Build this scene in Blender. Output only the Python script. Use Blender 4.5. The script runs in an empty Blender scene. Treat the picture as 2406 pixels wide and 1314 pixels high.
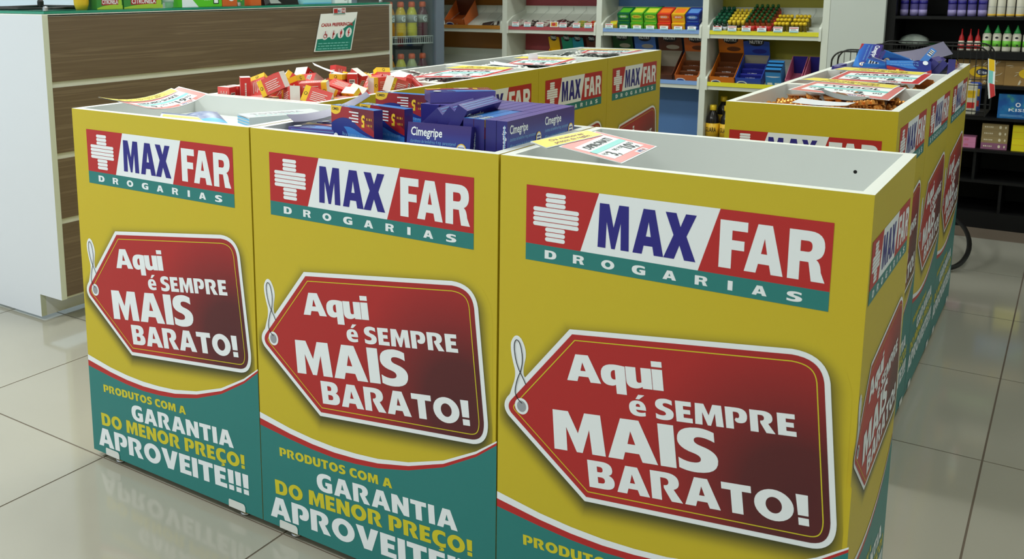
import bpy, math, random
from mathutils import Vector, Matrix, Euler
from mathutils.geometry import tessellate_polygon

SC = bpy.context.scene
COL = SC.collection
PI = math.pi

# ------------------------------------------------------------------ camera
cam_d = bpy.data.cameras.new('camera')
cam_d.sensor_fit = 'HORIZONTAL'; cam_d.sensor_width = 36.0
cam_d.lens = 2252.03 * 36.0 / 2406.0
cam_d.shift_x = 225.72 / 2406.0
cam_d.shift_y = -295.29 / 2406.0
cam_d.clip_start = 0.05
cam = bpy.data.objects.new('camera', cam_d); COL.objects.link(cam)
cam.location = (1.98895, -1.41420, 1.18456)
cam.rotation_euler = (1.3980667, 0.0045911, 0.6046742)
cam_d.dof.use_dof = True
cam_d.dof.focus_distance = 2.1
cam_d.dof.aperture_fstop = 14.0
SC.camera = cam

# ------------------------------------------------------------------ world, lights, exposure
wd = bpy.data.worlds.new('daylight'); SC.world = wd; wd.use_nodes = True
bgn = wd.node_tree.nodes['Background']
bgn.inputs[0].default_value = (0.80, 0.92, 1.0, 1.0)
bgn.inputs[1].default_value = 0.5
SC.view_settings.view_transform = 'Standard'
SC.view_settings.look = 'None'
SC.view_settings.gamma = 1.0
SC.view_settings.use_curve_mapping = False
SC.view_settings.exposure = 0.90
LAMPS = [(-2.0, -1.6, 30), (0.1, -1.8, 19), (2.0, -1.9, 5.5),
         (-2.2, 0.9, 22), (0.0, 0.9, 10.5), (2.3, 0.9, 5.0),
         (-2.2, 3.0, 15), (0.2, 2.9, 8), (2.3, 3.0, 3.5)]
LAMP_COL = (0.97, 1.0, 0.95)

# ------------------------------------------------------------------ colours and materials
def lin(c):
    return c / 12.92 if c <= 0.04045 else ((c + 0.055) / 1.055) ** 2.4
def rgb(r, g, b):
    return (lin(r / 255), lin(g / 255), lin(b / 255), 1.0)
MATS = {}
def M(name, col=None, rough=0.45, metal=0.0, trans=0.0, alpha=1.0, emit=0.0, coat=0.0, spec=0.5, ior=1.45):
    if name in MATS: return MATS[name]
    m = bpy.data.materials.new(name); m.use_nodes = True
    b = m.node_tree.nodes['Principled BSDF']
    c = rgb(*col) if max(col) > 1 else (*col, 1.0)
    b.inputs['Base Color'].default_value = c
    b.inputs['Roughness'].default_value = rough
    b.inputs['Metallic'].default_value = metal
    b.inputs['Transmission Weight'].default_value = trans
    b.inputs['Alpha'].default_value = alpha
    b.inputs['Coat Weight'].default_value = coat
    b.inputs['Specular IOR Level'].default_value = spec
    b.inputs['IOR'].default_value = ior
    if emit:
        b.inputs['Emission Color'].default_value = c
        b.inputs['Emission Strength'].default_value = emit
    m.diffuse_color = c
    MATS[name] = m
    return m
def nodes(m):
    nt = m.node_tree
    return nt, nt.nodes, nt.links, nt.nodes['Principled BSDF']
def ramp(nd, stops):
    r = nd.new('ShaderNodeValToRGB'); e = r.color_ramp.elements
    while len(e) < len(stops): e.new(0.5)
    for k, (p, c) in enumerate(stops):
        e[k].position = p; e[k].color = rgb(*c)
    return r
def noise_col(name, stops, scale=(1, 1, 1), nscale=5.0, detail=4.0, rough=0.5, coat=0.0, bump=0.0, spec=0.5, coord='Object'):
    m = M(name, stops[0][1], rough, coat=coat, spec=spec); nt, nd, lk, b = nodes(m)
    tc = nd.new('ShaderNodeTexCoord'); mp = nd.new('ShaderNodeMapping'); mp.inputs['Scale'].default_value = scale
    nz = nd.new('ShaderNodeTexNoise'); nz.inputs['Scale'].default_value = nscale; nz.inputs['Detail'].default_value = detail
    r = ramp(nd, stops)
    lk.new(tc.outputs[coord], mp.inputs[0]); lk.new(mp.outputs[0], nz.inputs[0]); lk.new(nz.outputs[0], r.inputs[0]); lk.new(r.outputs[0], b.inputs['Base Color'])
    if bump:
        bp = nd.new('ShaderNodeBump'); bp.inputs['Strength'].default_value = bump; bp.inputs['Distance'].default_value = 0.002
        lk.new(nz.outputs[0], bp.inputs['Height']); lk.new(bp.outputs[0], b.inputs['Normal'])
    return m
def grad_col(name, axis, stops, rough=0.4, coord='Generated', coat=0.0):
    m = M(name, stops[0][1], rough, coat=coat); nt, nd, lk, b = nodes(m)
    tc = nd.new('ShaderNodeTexCoord'); sp = nd.new('ShaderNodeSeparateXYZ'); r = ramp(nd, stops)
    lk.new(tc.outputs[coord], sp.inputs[0]); lk.new(sp.outputs[axis], r.inputs[0]); lk.new(r.outputs[0], b.inputs['Base Color'])
    return m

YEL = (195, 174, 38)
noise_col('panel_yellow', [(0.3, (197, 173, 37)), (0.7, (193, 175, 40))], nscale=2.2, rough=0.42)
M('print_yellow', (204, 192, 40), 0.42)
noise_col('laminate_white', [(0.3, (212, 216, 214)), (0.7, (218, 221, 219))], nscale=3.0, rough=0.35)
M('rim_white', (236, 238, 232), 0.4)
M('print_white', (230, 234, 240), 0.42)
M('print_red', (178, 37, 38), 0.42)
M('print_navy', (38, 32, 128), 0.42)
M('print_teal', (38, 120, 118), 0.42)
M('print_black', (20, 20, 28), 0.5)
M('hole_dark', (14, 14, 14), 0.9)
M('hole_gray', (150, 152, 160), 0.5)
M('steel', (190, 190, 195), 0.25, metal=1.0)
M('plastic_white', (214, 216, 214), 0.4)
M('black_metal', (14, 14, 14), 0.45, metal=0.0)
M('black_board', (9, 9, 10), 0.55, spec=.3)
M('paper_white', (238, 242, 244), 0.5)

# ------------------------------------------------------------------ mesh helpers
class MB:
    def __init__(s): s.v = []; s.f = []; s.m = []; s.names = []; s.vc = {}
    def mi(s, n):
        if n not in s.names: s.names.append(n)
        return s.names.index(n)
    def add(s, vs, fs, mat):
        o = len(s.v); k = s.mi(mat); s.v += [tuple(v) for v in vs]
        for f in fs: s.f.append(tuple(i + o for i in f)); s.m.append(k)
        return o
    def box(s, a, b, mat, top=None, faces=None):
        x0, y0, z0 = a; x1, y1, z1 = b
        vs = [(x0, y0, z0), (x1, y0, z0), (x1, y1, z0), (x0, y1, z0), (x0, y0, z1), (x1, y0, z1), (x1, y1, z1), (x0, y1, z1)]
        F = {'-z': (0, 3, 2, 1), '+z': (4, 5, 6, 7), '-y': (0, 1, 5, 4), '+x': (1, 2, 6, 5), '+y': (2, 3, 7, 6), '-x': (3, 0, 4, 7)}
        o = len(s.v); s.v += vs
        for k, f in F.items():
            mm = (faces or {}).get(k, top if (k == '+z' and top) else mat)
            s.f.append(tuple(i + o for i in f)); s.m.append(s.mi(mm))
    def hexa(s, bot, top, mat):
        o = len(s.v); s.v += [tuple(p) for p in bot] + [tuple(p) for p in top]
        for f in ((0, 3, 2, 1), (4, 5, 6, 7), (0, 1, 5, 4), (1, 2, 6, 5), (2, 3, 7, 6), (3, 0, 4, 7)):
            s.f.append(tuple(i + o for i in f)); s.m.append(s.mi(mat))
    def lathe(s, prof, mat, n=14, c=(0, 0, 0), cap=True, sx=1.0, sy=1.0):
        o = len(s.v); k = s.mi(mat)
        for r, z in prof:
            for i in range(n):
                a = 2 * PI * i / n
                s.v.append((c[0] + r * math.cos(a) * sx, c[1] + r * math.sin(a) * sy, c[2] + z))
        for j in range(len(prof) - 1):
            for i in range(n):
                i2 = (i + 1) % n
                s.f.append((o + j * n + i, o + j * n + i2, o + (j + 1) * n + i2, o + (j + 1) * n + i)); s.m.append(k)
        if cap:
            s.f.append(tuple(o + i for i in range(n - 1, -1, -1))); s.m.append(k)
            s.f.append(tuple(o + (len(prof) - 1) * n + i for i in range(n))); s.m.append(k)
    def tube(s, pts, r, mat, n=6, closed=False):
        pts = [Vector(p) for p in pts]; N = len(pts); o = len(s.v); k = s.mi(mat); up = Vector((0.02, 0.03, 1)).normalized()
        for i, p in enumerate(pts):
            a = pts[(i - 1) % N] if (i > 0 or closed) else p; b = pts[(i + 1) % N] if (i < N - 1 or closed) else p
            d = (b - a).normalized(); x = d.cross(up)
            if x.length < 1e-3: x = d.cross(Vector((1, 0, 0)))
            x.normalize(); y = d.cross(x)
            for j in range(n):
                t = 2 * PI * j / n
                s.v.append(tuple(p + x * (r * math.cos(t)) + y * (r * math.sin(t))))
        for i in range(N if closed else N - 1):
            i2 = (i + 1) % N
            for j in range(n):
                j2 = (j + 1) % n
                s.f.append((o + i * n + j, o + i * n + j2, o + i2 * n + j2, o + i2 * n + j)); s.m.append(k)
        if not closed:
            s.f.append(tuple(o + j for j in range(n - 1, -1, -1))); s.m.append(k)
            s.f.append(tuple(o + (N - 1) * n + j for j in range(n))); s.m.append(k)
    def flat(s, shape, mat, fn):
        vs, fs = shape
        s.add([fn(x, y) for x, y in vs], fs, mat)
    def mesh(s, name, smooth=False):
        me = bpy.data.meshes.new(name); me.from_pydata(s.v, [], s.f)
        for n in s.names: me.materials.append(MATS[n])
        for p, k in zip(me.polygons, s.m): p.material_index = k; p.use_smooth = smooth
        if s.vc:
            ca = me.color_attributes.new('Col', 'FLOAT_COLOR', 'POINT')
            for i in range(len(s.v)): ca.data[i].color = s.vc.get(i, (1, 1, 1, 1))
        me.update()
        return me
    def build(s, name, parent=None, smooth=False, **kw):
        return obj(name, s.mesh(name, smooth), parent, **kw)
def obj(name, me, parent=None, loc=None, rot=None, scale=None):
    o = bpy.data.objects.new(name, me); COL.objects.link(o)
    if parent: o.parent = parent
    if loc: o.location = loc
    if rot: o.rotation_euler = rot
    if scale: o.scale = scale
    return o
def tag(o, label=None, cat=None, group=None, kind=None):
    if label: o['label'] = label
    if cat: o['category'] = cat
    if group: o['group'] = group
    if kind: o['kind'] = kind
    return o
def thing(name, label, cat, loc=(0, 0, 0), rot=(0, 0, 0), group=None):
    o = bpy.data.objects.new(name, None); COL.objects.link(o); o.empty_display_size = 0.05
    o.location = loc; o.rotation_euler = rot
    return tag(o, label, cat, group)

# ------------------------------------------------------------------ 2-D shapes and lettering
def curve(path, n=6):
    out = []
    for p in path:
        if len(p) == 2: out.append(p)
        else:
            x0, y0 = out[-1]; cx, cy, x, y = p
            for i in range(1, n + 1):
                t = i / n
                out.append(((1 - t) ** 2 * x0 + 2 * t * (1 - t) * cx + t * t * x, (1 - t) ** 2 * y0 + 2 * t * (1 - t) * cy + t * t * y))
    return out
def fill(*contours):
    cs = []
    for c in contours:
        c = curve(c)
        if abs(c[0][0] - c[-1][0]) < 1e-7 and abs(c[0][1] - c[-1][1]) < 1e-7: c = c[:-1]
        cs.append(c)
    tri = tessellate_polygon([[Vector((x, y, 0)) for x, y in c] for c in cs])
    vs = [p for c in cs for p in c]; fs = []
    for a, b, c in tri:
        (x0, y0), (x1, y1), (x2, y2) = vs[a], vs[b], vs[c]
        fs.append((a, b, c) if (x1 - x0) * (y2 - y0) - (x2 - x0) * (y1 - y0) > 0 else (a, c, b))
    return vs, fs
def merge(*shapes):
    V, F = [], []
    for v, f in shapes:
        o = len(V); V += v; F += [tuple(i + o for i in t) for t in f]
    return V, F
def ell(cx, cy, rx, ry, n=28):
    return [(cx + rx * math.cos(2 * PI * i / n), cy + ry * math.sin(2 * PI * i / n)) for i in range(n)]
def rect(x0, y0, x1, y1): return [(x0, y0), (x1, y0), (x1, y1), (x0, y1)]
def rrect(x0, y0, x1, y1, r, n=4):
    out = []
    for cx, cy, a in ((x1 - r, y1 - r, 0), (x0 + r, y1 - r, 1), (x0 + r, y0 + r, 2), (x1 - r, y0 + r, 3)):
        for i in range(n + 1):
            t = (a + i / n) * PI / 2; out.append((cx + r * math.cos(t), cy + r * math.sin(t)))
    return out
Cc = [(.75, .96), (.62, 1.02, .5, 1.02), (0, 1.02, 0, .5), (0, -.02, .5, -.02), (.62, -.02, .75, .04), (.75, .3), (.65, .22, .53, .22), (.3, .22, .3, .5), (.3, .78, .53, .78), (.65, .78, .75, .7)]
Ee = [[(.66, .3), (.27, .3), (.28, .17, .44, .17), (.54, .17, .63, .21), (.63, .03), (.5, -.02, .36, -.02), (0, -.02, 0, .37), (0, .76, .35, .76), (.67, .76, .66, .3)], [(.27, .45), (.44, .45), (.44, .6, .355, .6), (.27, .6, .27, .45)]]
G = {  # glyph: (advance, [ [outer, hole, ...], ... ])
 'A': (.95, [[[(0, 0), (.3, 1), (.65, 1), (.95, 0), (.66, 0), (.61, .19), (.34, .19), (.29, 0)], [(.4, .4), (.475, .72), (.55, .4)]]]),
 'M': (1.05, [[[(0, 0), (.04, 1), (.36, 1), (.525, .48), (.69, 1), (1.01, 1), (1.05, 0), (.78, 0), (.76, .6), (.585, 0), (.465, 0), (.29, .6), (.27, 0)]]]),
 'I': (.29, [[[(0, 0), (0, 1), (.29, 1), (.29, 0)]]]),
 'E': (.62, [[[(0, 0), (0, 1), (.6, 1), (.6, .78), (.29, .78), (.29, .61), (.55, .61), (.55, .4), (.29, .4), (.29, .22), (.62, .22), (.62, 0)]]]),
 'F': (.6, [[[(0, 0), (0, 1), (.6, 1), (.6, .8), (.27, .8), (.27, .6), (.54, .6), (.54, .4), (.27, .4), (.27, 0)]]]),
 'T': (.76, [[[(.235, 0), (.235, .77), (0, .77), (0, 1), (.76, 1), (.76, .77), (.525, .77), (.525, 0)]]]),
 'X': (.92, [[[(0, 0), (.27, .52), (.02, 1), (.33, 1), (.46, .71), (.6, 1), (.9, 1), (.64, .52), (.92, 0), (.6, 0), (.45, .31), (.31, 0)]]]),
 'N': (.84, [[[(0, 0), (0, 1), (.29, 1), (.57, .48), (.57, 1), (.84, 1), (.84, 0), (.57, 0), (.27, .54), (.27, 0)]]]),
 'V': (.92, [[[(0, 1), (.31, 1), (.46, .4), (.62, 1), (.92, 1), (.62, 0), (.3, 0)]]]),
 'U': (.83, [[[(0, 1), (.29, 1), (.29, .42), (.29, .22, .42, .22), (.55, .22, .55, .42), (.55, 1), (.83, 1), (.83, .4), (.83, -.02, .415, -.02), (0, -.02, 0, .4)]]]),
 'O': (.97, [[ell(.485, .5, .485, .52), ell(.485, .5, .2, .27)]]),
 'D': (.85, [[[(0, 0), (0, 1), (.38, 1), (.85, 1, .85, .5), (.85, 0, .38, 0)], [(.29, .22), (.38, .22), (.56, .22, .56, .5), (.56, .78, .38, .78), (.29, .78)]]]),
 'B': (.78, [[[(0, 0), (0, 1), (.42, 1), (.74, 1, .74, .74), (.74, .58, .62, .53), (.78, .47, .78, .28), (.78, 0, .45, 0)], [(.28, .6), (.37, .6), (.45, .6, .45, .7), (.45, .8, .37, .8), (.28, .8)], [(.28, .2), (.38, .2), (.49, .2, .49, .31), (.49, .42, .38, .42), (.28, .42)]]]),
 'P': (.78, [[[(0, 0), (0, 1), (.4, 1), (.78, 1, .78, .66), (.78, .3, .5, .3), (.36, .3, .33, .43), (.37, .53), (.5, .48, .5, .65), (.5, .8, .38, .8), (.28, .8), (.28, 0)]]]),
 'R': (.86, [[[(0, 0), (0, 1), (.42, 1), (.79, 1, .79, .69), (.79, .5, .63, .43), (.86, 0), (.55, 0), (.36, .44), (.36, .54), (.5, .54, .5, .67), (.5, .8, .38, .8), (.28, .8), (.28, 0)]]]),
 'r': (.86, [[[(0, 0), (0, 1), (.46, 1), (.82, 1, .82, .71), (.82, .5, .64, .44), (.74, .4, .76, .2), (.86, 0), (.55, 0), (.47, .38), (.27, .38), (.27, 0)], [(.27, .58), (.27, .8), (.43, .8), (.54, .8, .54, .69), (.54, .58, .43, .58)]]]),
 'S': (.7, [[[(.66, .95), (.5, 1.03, .36, 1.02), (0, 1, 0, .7), (0, .5, .28, .42), (.4, .38, .4, .3), (.4, .2, .24, .2), (.12, .2, 0, .28), (0, .04), (.15, -.03, .32, -.02), (.7, 0, .7, .32), (.7, .52, .42, .61), (.3, .65, .3, .72), (.3, .81, .42, .81), (.52, .81, .66, .73)]]]),
 'C': (.75, [[Cc]]),
 'Ç': (.75, [[Cc], [[(.4, -.04), (.58, -.04), (.66, -.1, .64, -.18), (.6, -.27, .34, -.26), (.36, -.19), (.46, -.19, .46, -.14), (.46, -.1, .38, -.1)]]]),
 'G': (.84, [[[(.8, .94), (.68, 1.02, .5, 1.02), (0, 1.02, 0, .5), (0, -.02, .5, -.02), (.7, -.02, .84, .06), (.84, .56), (.48, .56), (.48, .37), (.57, .37), (.57, .22), (.3, .18, .3, .5), (.3, .79, .55, .79), (.7, .79, .8, .71)]]]),
 '!': (.3, [[[(.01, 1), (.3, 1), (.28, .32), (.03, .32)]], [[(.03, 0), (.03, .24), (.28, .24), (.28, 0)]]]),
 'q': (.66, [[[(.66, .74), (.66, -.3), (.39, -.3), (.39, .03), (.34, -.02, .26, -.02), (0, -.02, 0, .36), (0, .76, .36, .76), (.5, .76, .66, .72)], [(.39, .56), (.27, .56, .27, .37), (.27, .18, .39, .22)]]]),
 'u': (.67, [[[(0, .74), (.27, .74), (.27, .3), (.27, .18, .36, .2), (.4, .22), (.4, .74), (.67, .74), (.67, 0), (.42, 0), (.42, .06), (.33, -.02, .22, -.02), (0, -.02, 0, .25)]]]),
 'i': (.27, [[[(0, 0), (0, .74), (.27, .74), (.27, 0)]], [[(0, .82), (0, 1.02), (.27, 1.02), (.27, .82)]]]),
 'é': (.67, [Ee, [[(.28, .83), (.4, 1.06), (.64, 1.06), (.42, .83)]]]),
}
def word(s, gap=.09, space=.3):
    x = 0; sh = []
    for ch in s:
        if ch == ' ': x += space; continue
        adv, parts = G[ch]
        for cs in parts:
            v, f = fill(*cs); sh.append(([(a + x, b) for a, b in v], f))
        x += adv + gap
    v, f = merge(*sh)
    return v, f, x - gap
def fit_word(s, p0, p1, h, gap=.09, space=.3):
    """lettering on a sloping baseline from p0 to p1, cap height h"""
    v, f, w = word(s, gap, space)
    dx, dy = p1[0] - p0[0], p1[1] - p0[1]; L = math.hypot(dx, dy); ux, uy = dx / L, dy / L
    k = L / w
    return [(p0[0] + a * k * ux - b * h * uy, p0[1] + a * k * uy + b * h * ux) for a, b in v], f
TXT = {}
def micro(x0, y0, x1, h, seed=1):
    """print too small to read: short bars of word length"""
    r = random.Random(seed); x = x0; sh = []
    while x < x1:
        w = min(r.uniform(.04, .11) * (x1 - x0) / .8, x1 - x)
        if w > .004: sh.append(fill(rect(x, y0, x + w, y0 + h)))
        x += w + .022
    return merge(*sh)
def text(s, bold=0.0):
    """small print in the built-in face: unit cap height, returns verts, faces, width"""
    if (s, bold) not in TXT:
        cu = bpy.data.curves.new('lettering', 'FONT'); cu.body = s; cu.size = 1.0; cu.offset = bold; cu.resolution_u = 2
        o = bpy.data.objects.new('lettering', cu); COL.objects.link(o)
        dg = bpy.context.evaluated_depsgraph_get(); dg.update()
        me = o.evaluated_get(dg).to_mesh()
        v = [(p.co.x / .7, p.co.y / .7) for p in me.vertices]; f = [tuple(p.vertices) for p in me.polygons]
        bpy.data.objects.remove(o); bpy.data.curves.remove(cu)
        x0 = min(p[0] for p in v); x1 = max(p[0] for p in v)
        TXT[(s, bold)] = ([(a - x0, b) for a, b in v], f, x1 - x0)
    return TXT[(s, bold)]
def fit_text(s, x0, y0, x1, h, bold=0.0):
    v, f, w = text(s, bold); k = (x1 - x0) / w
    return [(x0 + a * k, y0 + b * h) for a, b in v], f

# ================================================================== the room
X0, X1, Y0, Y1, ZC = -3.4, 3.7, -3.3, 4.32, 3.0
noise_col('wall_paint', [(0.3, (206, 212, 205)), (0.7, (212, 217, 210))], nscale=2.0, rough=0.6)
M('grout', (98, 86, 74), 0.8)
# polished porcelain
mt = noise_col('porcelain', [(0.25, (158, 155, 144)), (0.75, (167, 164, 153))], nscale=1.3, detail=6, rough=0.09)
mt.node_tree.nodes['Principled BSDF'].inputs['Specular IOR Level'].default_value = 0.7
T = 0.6185
fl = MB(); fl.box((X0, Y0, -0.06), (X1, Y1, -0.0012), 'grout')
floor = tag(fl.build('floor'), kind='structure')
tb = MB(); h = T - 0.0032
tb.hexa([(0, 0, -.01), (h, 0, -.01), (h, h, -.01), (0, h, -.01)], [(.0007, .0007, 0), (h - .0007, .0007, 0), (h - .0007, h - .0007, 0), (.0007, h - .0007, 0)], 'porcelain')
tile_me = tb.mesh('tile')
ix0 = math.ceil((X0 - .0259) / T); iy0 = math.ceil((Y0 - .0077) / T)
for i in range(ix0, int((X1 - .0259) / T)):
    for j in range(iy0, int((Y1 - .0077) / T)):
        obj('tile', tile_me, floor, loc=(.0259 + i * T + .0016, .0077 + j * T + .0016, 0))
def struct(name, a, b, mat):
    m = MB(); m.box(a, b, mat); return tag(m.build(name), kind='structure')
struct('wall_back', (X0, Y1, 0), (X1, Y1 + .12, ZC), 'wall_paint')
struct('wall_right', (X1, Y0, 0), (X1 + .12, Y1, ZC), 'wall_paint')
struct('wall_front', (-.3, Y0 - .12, 0), (X1, Y0, ZC), 'wall_paint')  # unseen wall, added to keep daylight off the right side
M('ceiling_paint', (222, 222, 216), 0.8)
struct('ceiling', (X0, Y0, ZC), (X1, Y1, ZC + .1), 'ceiling_paint')
# glazed shop front on the left, shop entrance in front left open to let daylight in
gm = bpy.data.materials.new('window_glass'); gm.use_nodes = True; MATS['window_glass'] = gm
nt = gm.node_tree; nt.nodes.clear()
o_ = nt.nodes.new('ShaderNodeOutputMaterial'); mx = nt.nodes.new('ShaderNodeMixShader'); tr = nt.nodes.new('ShaderNodeBsdfTransparent'); gl = nt.nodes.new('ShaderNodeBsdfGlossy')
tr.inputs[0].default_value = (.93, .98, .97, 1); gl.inputs['Roughness'].default_value = .02; mx.inputs[0].default_value = .07
nt.links.new(tr.outputs[0], mx.inputs[1]); nt.links.new(gl.outputs[0], mx.inputs[2]); nt.links.new(mx.outputs[0], o_.inputs[0])
M('alu_frame', (180, 186, 188), 0.35)
wl = MB(); wl.box((X0 - .12, Y0, 0), (X0, Y1, .25), 'wall_paint'); wl.box((X0 - .12, Y0, 2.6), (X0, Y1, ZC), 'wall_paint'); wl.box((X0 - .12, 3.2, .25), (X0, Y1, 2.6), 'wall_paint')
tag(wl.build('wall_left'), kind='structure')
w1 = MB(); w1.box((X0 - .04, Y0, .25), (X0 - .03, 3.2, 2.6), 'window_glass')
win = tag(w1.build('window_1'), kind='structure')
for k in range(6):
    m = MB(); y = Y0 + .03 + k * (3.2 - Y0 - .06) / 5; m.box((X0 - .06, y - .03, .25), (X0, y + .03, 2.6), 'alu_frame'); m.build('window_frame', win)
# ceiling light panels
M('lamp_diffuser', (0.95, 1.0, 0.93), 0.5, emit=3.0)
M('lamp_frame', (225, 225, 225), 0.5)
LN = ['far left', 'middle', 'right']
for k, (x, y, e) in enumerate(LAMPS):
    row = ['front', 'centre', 'rear'][k // 3]
    t = thing('ceiling_light', 'white square ceiling light panel, %s one of the %s row' % (['leftmost', 'middle', 'rightmost'][k % 3], row), 'lamp', (x, y, ZC - .04), group='ceiling light panels')
    m = MB(); m.box((-.32, -.32, .005), (.32, .32, .04), 'lamp_frame'); m.build('frame', t)
    m = MB(); m.box((-.29, -.29, -.002), (.29, .29, .005), 'lamp_diffuser'); m.build('diffuser', t)
    ld = bpy.data.lights.new('lamp_light', 'AREA'); ld.shape = 'SQUARE'; ld.size = .56; ld.energy = e; ld.color = LAMP_COL
    lo = bpy.data.objects.new('lamp_light', ld); COL.objects.link(lo); lo.parent = t; lo.location = (0, 0, -.01)

# ================================================================== printed artwork of the bins (panel coordinates: x across, z up, -y outwards)
W, D, H, Z0 = 0.5925, 0.3935, 0.9, 0.02
def at(layer): return lambda x, y: (x, -layer * .00025, y)
def logo_meshes():
    p = MB()
    p.flat(fill([(.051, .7527), (.1525, .7527), (.183, .854), (.051, .854)]), 'print_red', at(2))
    p.flat(fill([(.1525, .7527), (.3488, .7527), (.379, .854), (.183, .854)]), 'print_white', at(2))
    p.flat(fill([(.3488, .7527), (.5392, .7527), (.5392, .854), (.379, .854)]), 'print_red', at(2))
    p.flat(fill(rect(.051, .7233, .5392, .7527)), 'print_teal', at(2))
    zs = [.8401 - k * .00845 for k in range(10)]
    for k, z in enumerate(zs):
        a, b = (.0645, .1485) if 3 <= k <= 6 else (.0875, .1242)
        p.flat(fill(rrect(a, z - .0036, b, z + .0036, .0035)), 'print_white', at(3))
    l = MB()
    l.flat(fit_word('M', (.1827, .765), (.2364, .765), .0735), 'print_navy', at(3))
    l.flat(fit_word('A', (.2427, .765), (.2935, .765), .0735), 'print_navy', at(3))
    l.flat(fit_word('X', (.2935, .765), (.3447, .765), .0735), 'print_navy', at(3))
    l.flat(fit_word('F', (.380, .764), (.4211, .764), .074), 'print_white', at(3))
    l.flat(fit_word('A', (.418, .764), (.474, .764), .074), 'print_white', at(3))
    l.flat(fit_word('r', (.480, .764), (.5317, .764), .074), 'print_white', at(3))
    LS = []
    for ch, a, b in (('D', .0874, .1092), ('r', .1397, .1601), ('O', .1901, .2129), ('G', .2427, .2654), ('A', .2938, .3158), ('r', .3451, .3652), ('I', .3955, .4028), ('A', .4314, .4532), ('S', .4814, .5031)):
        s = MB(); s.flat(fit_word(ch, (a, .7302), (b, .7302), .0148), 'print_white', at(3)); LS.append(s.mesh('letter'))
    return p.mesh('logo'), l.mesh('logo_lettering'), LS
TAG = [(.1369, .6144), (.4932, .6578), (.5480, .6600, .5477 + .003, .6068), (.5720, .4028), (.5745, .3560, .5331, .3526), (.1726, .3118), (.0216, .4297), (.0065, .4454, .0192, .4644)]
def inset(pts, d):
    n = len(pts); out = []
    A = sum(pts[i][0] * pts[(i + 1) % n][1] - pts[(i + 1) % n][0] * pts[i][1] for i in range(n)); s = 1 if A > 0 else -1
    for i in range(n):
        p0, p1, p2 = pts[i - 1], pts[i], pts[(i + 1) % n]
        a = (p1[0] - p0[0], p1[1] - p0[1]); b = (p2[0] - p1[0], p2[1] - p1[1])
        la = math.hypot(*a) or 1e-9; lb = math.hypot(*b) or 1e-9
        n1 = (-a[1] / la * s, a[0] / la * s); n2 = (-b[1] / lb * s, b[0] / lb * s)
        k = 1 + n1[0] * n2[0] + n1[1] * n2[1]; k = max(k, .4)
        out.append((p1[0] + (n1[0] + n2[0]) / k * d, p1[1] + (n1[1] + n2[1]) / k * d))
    return out
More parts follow.
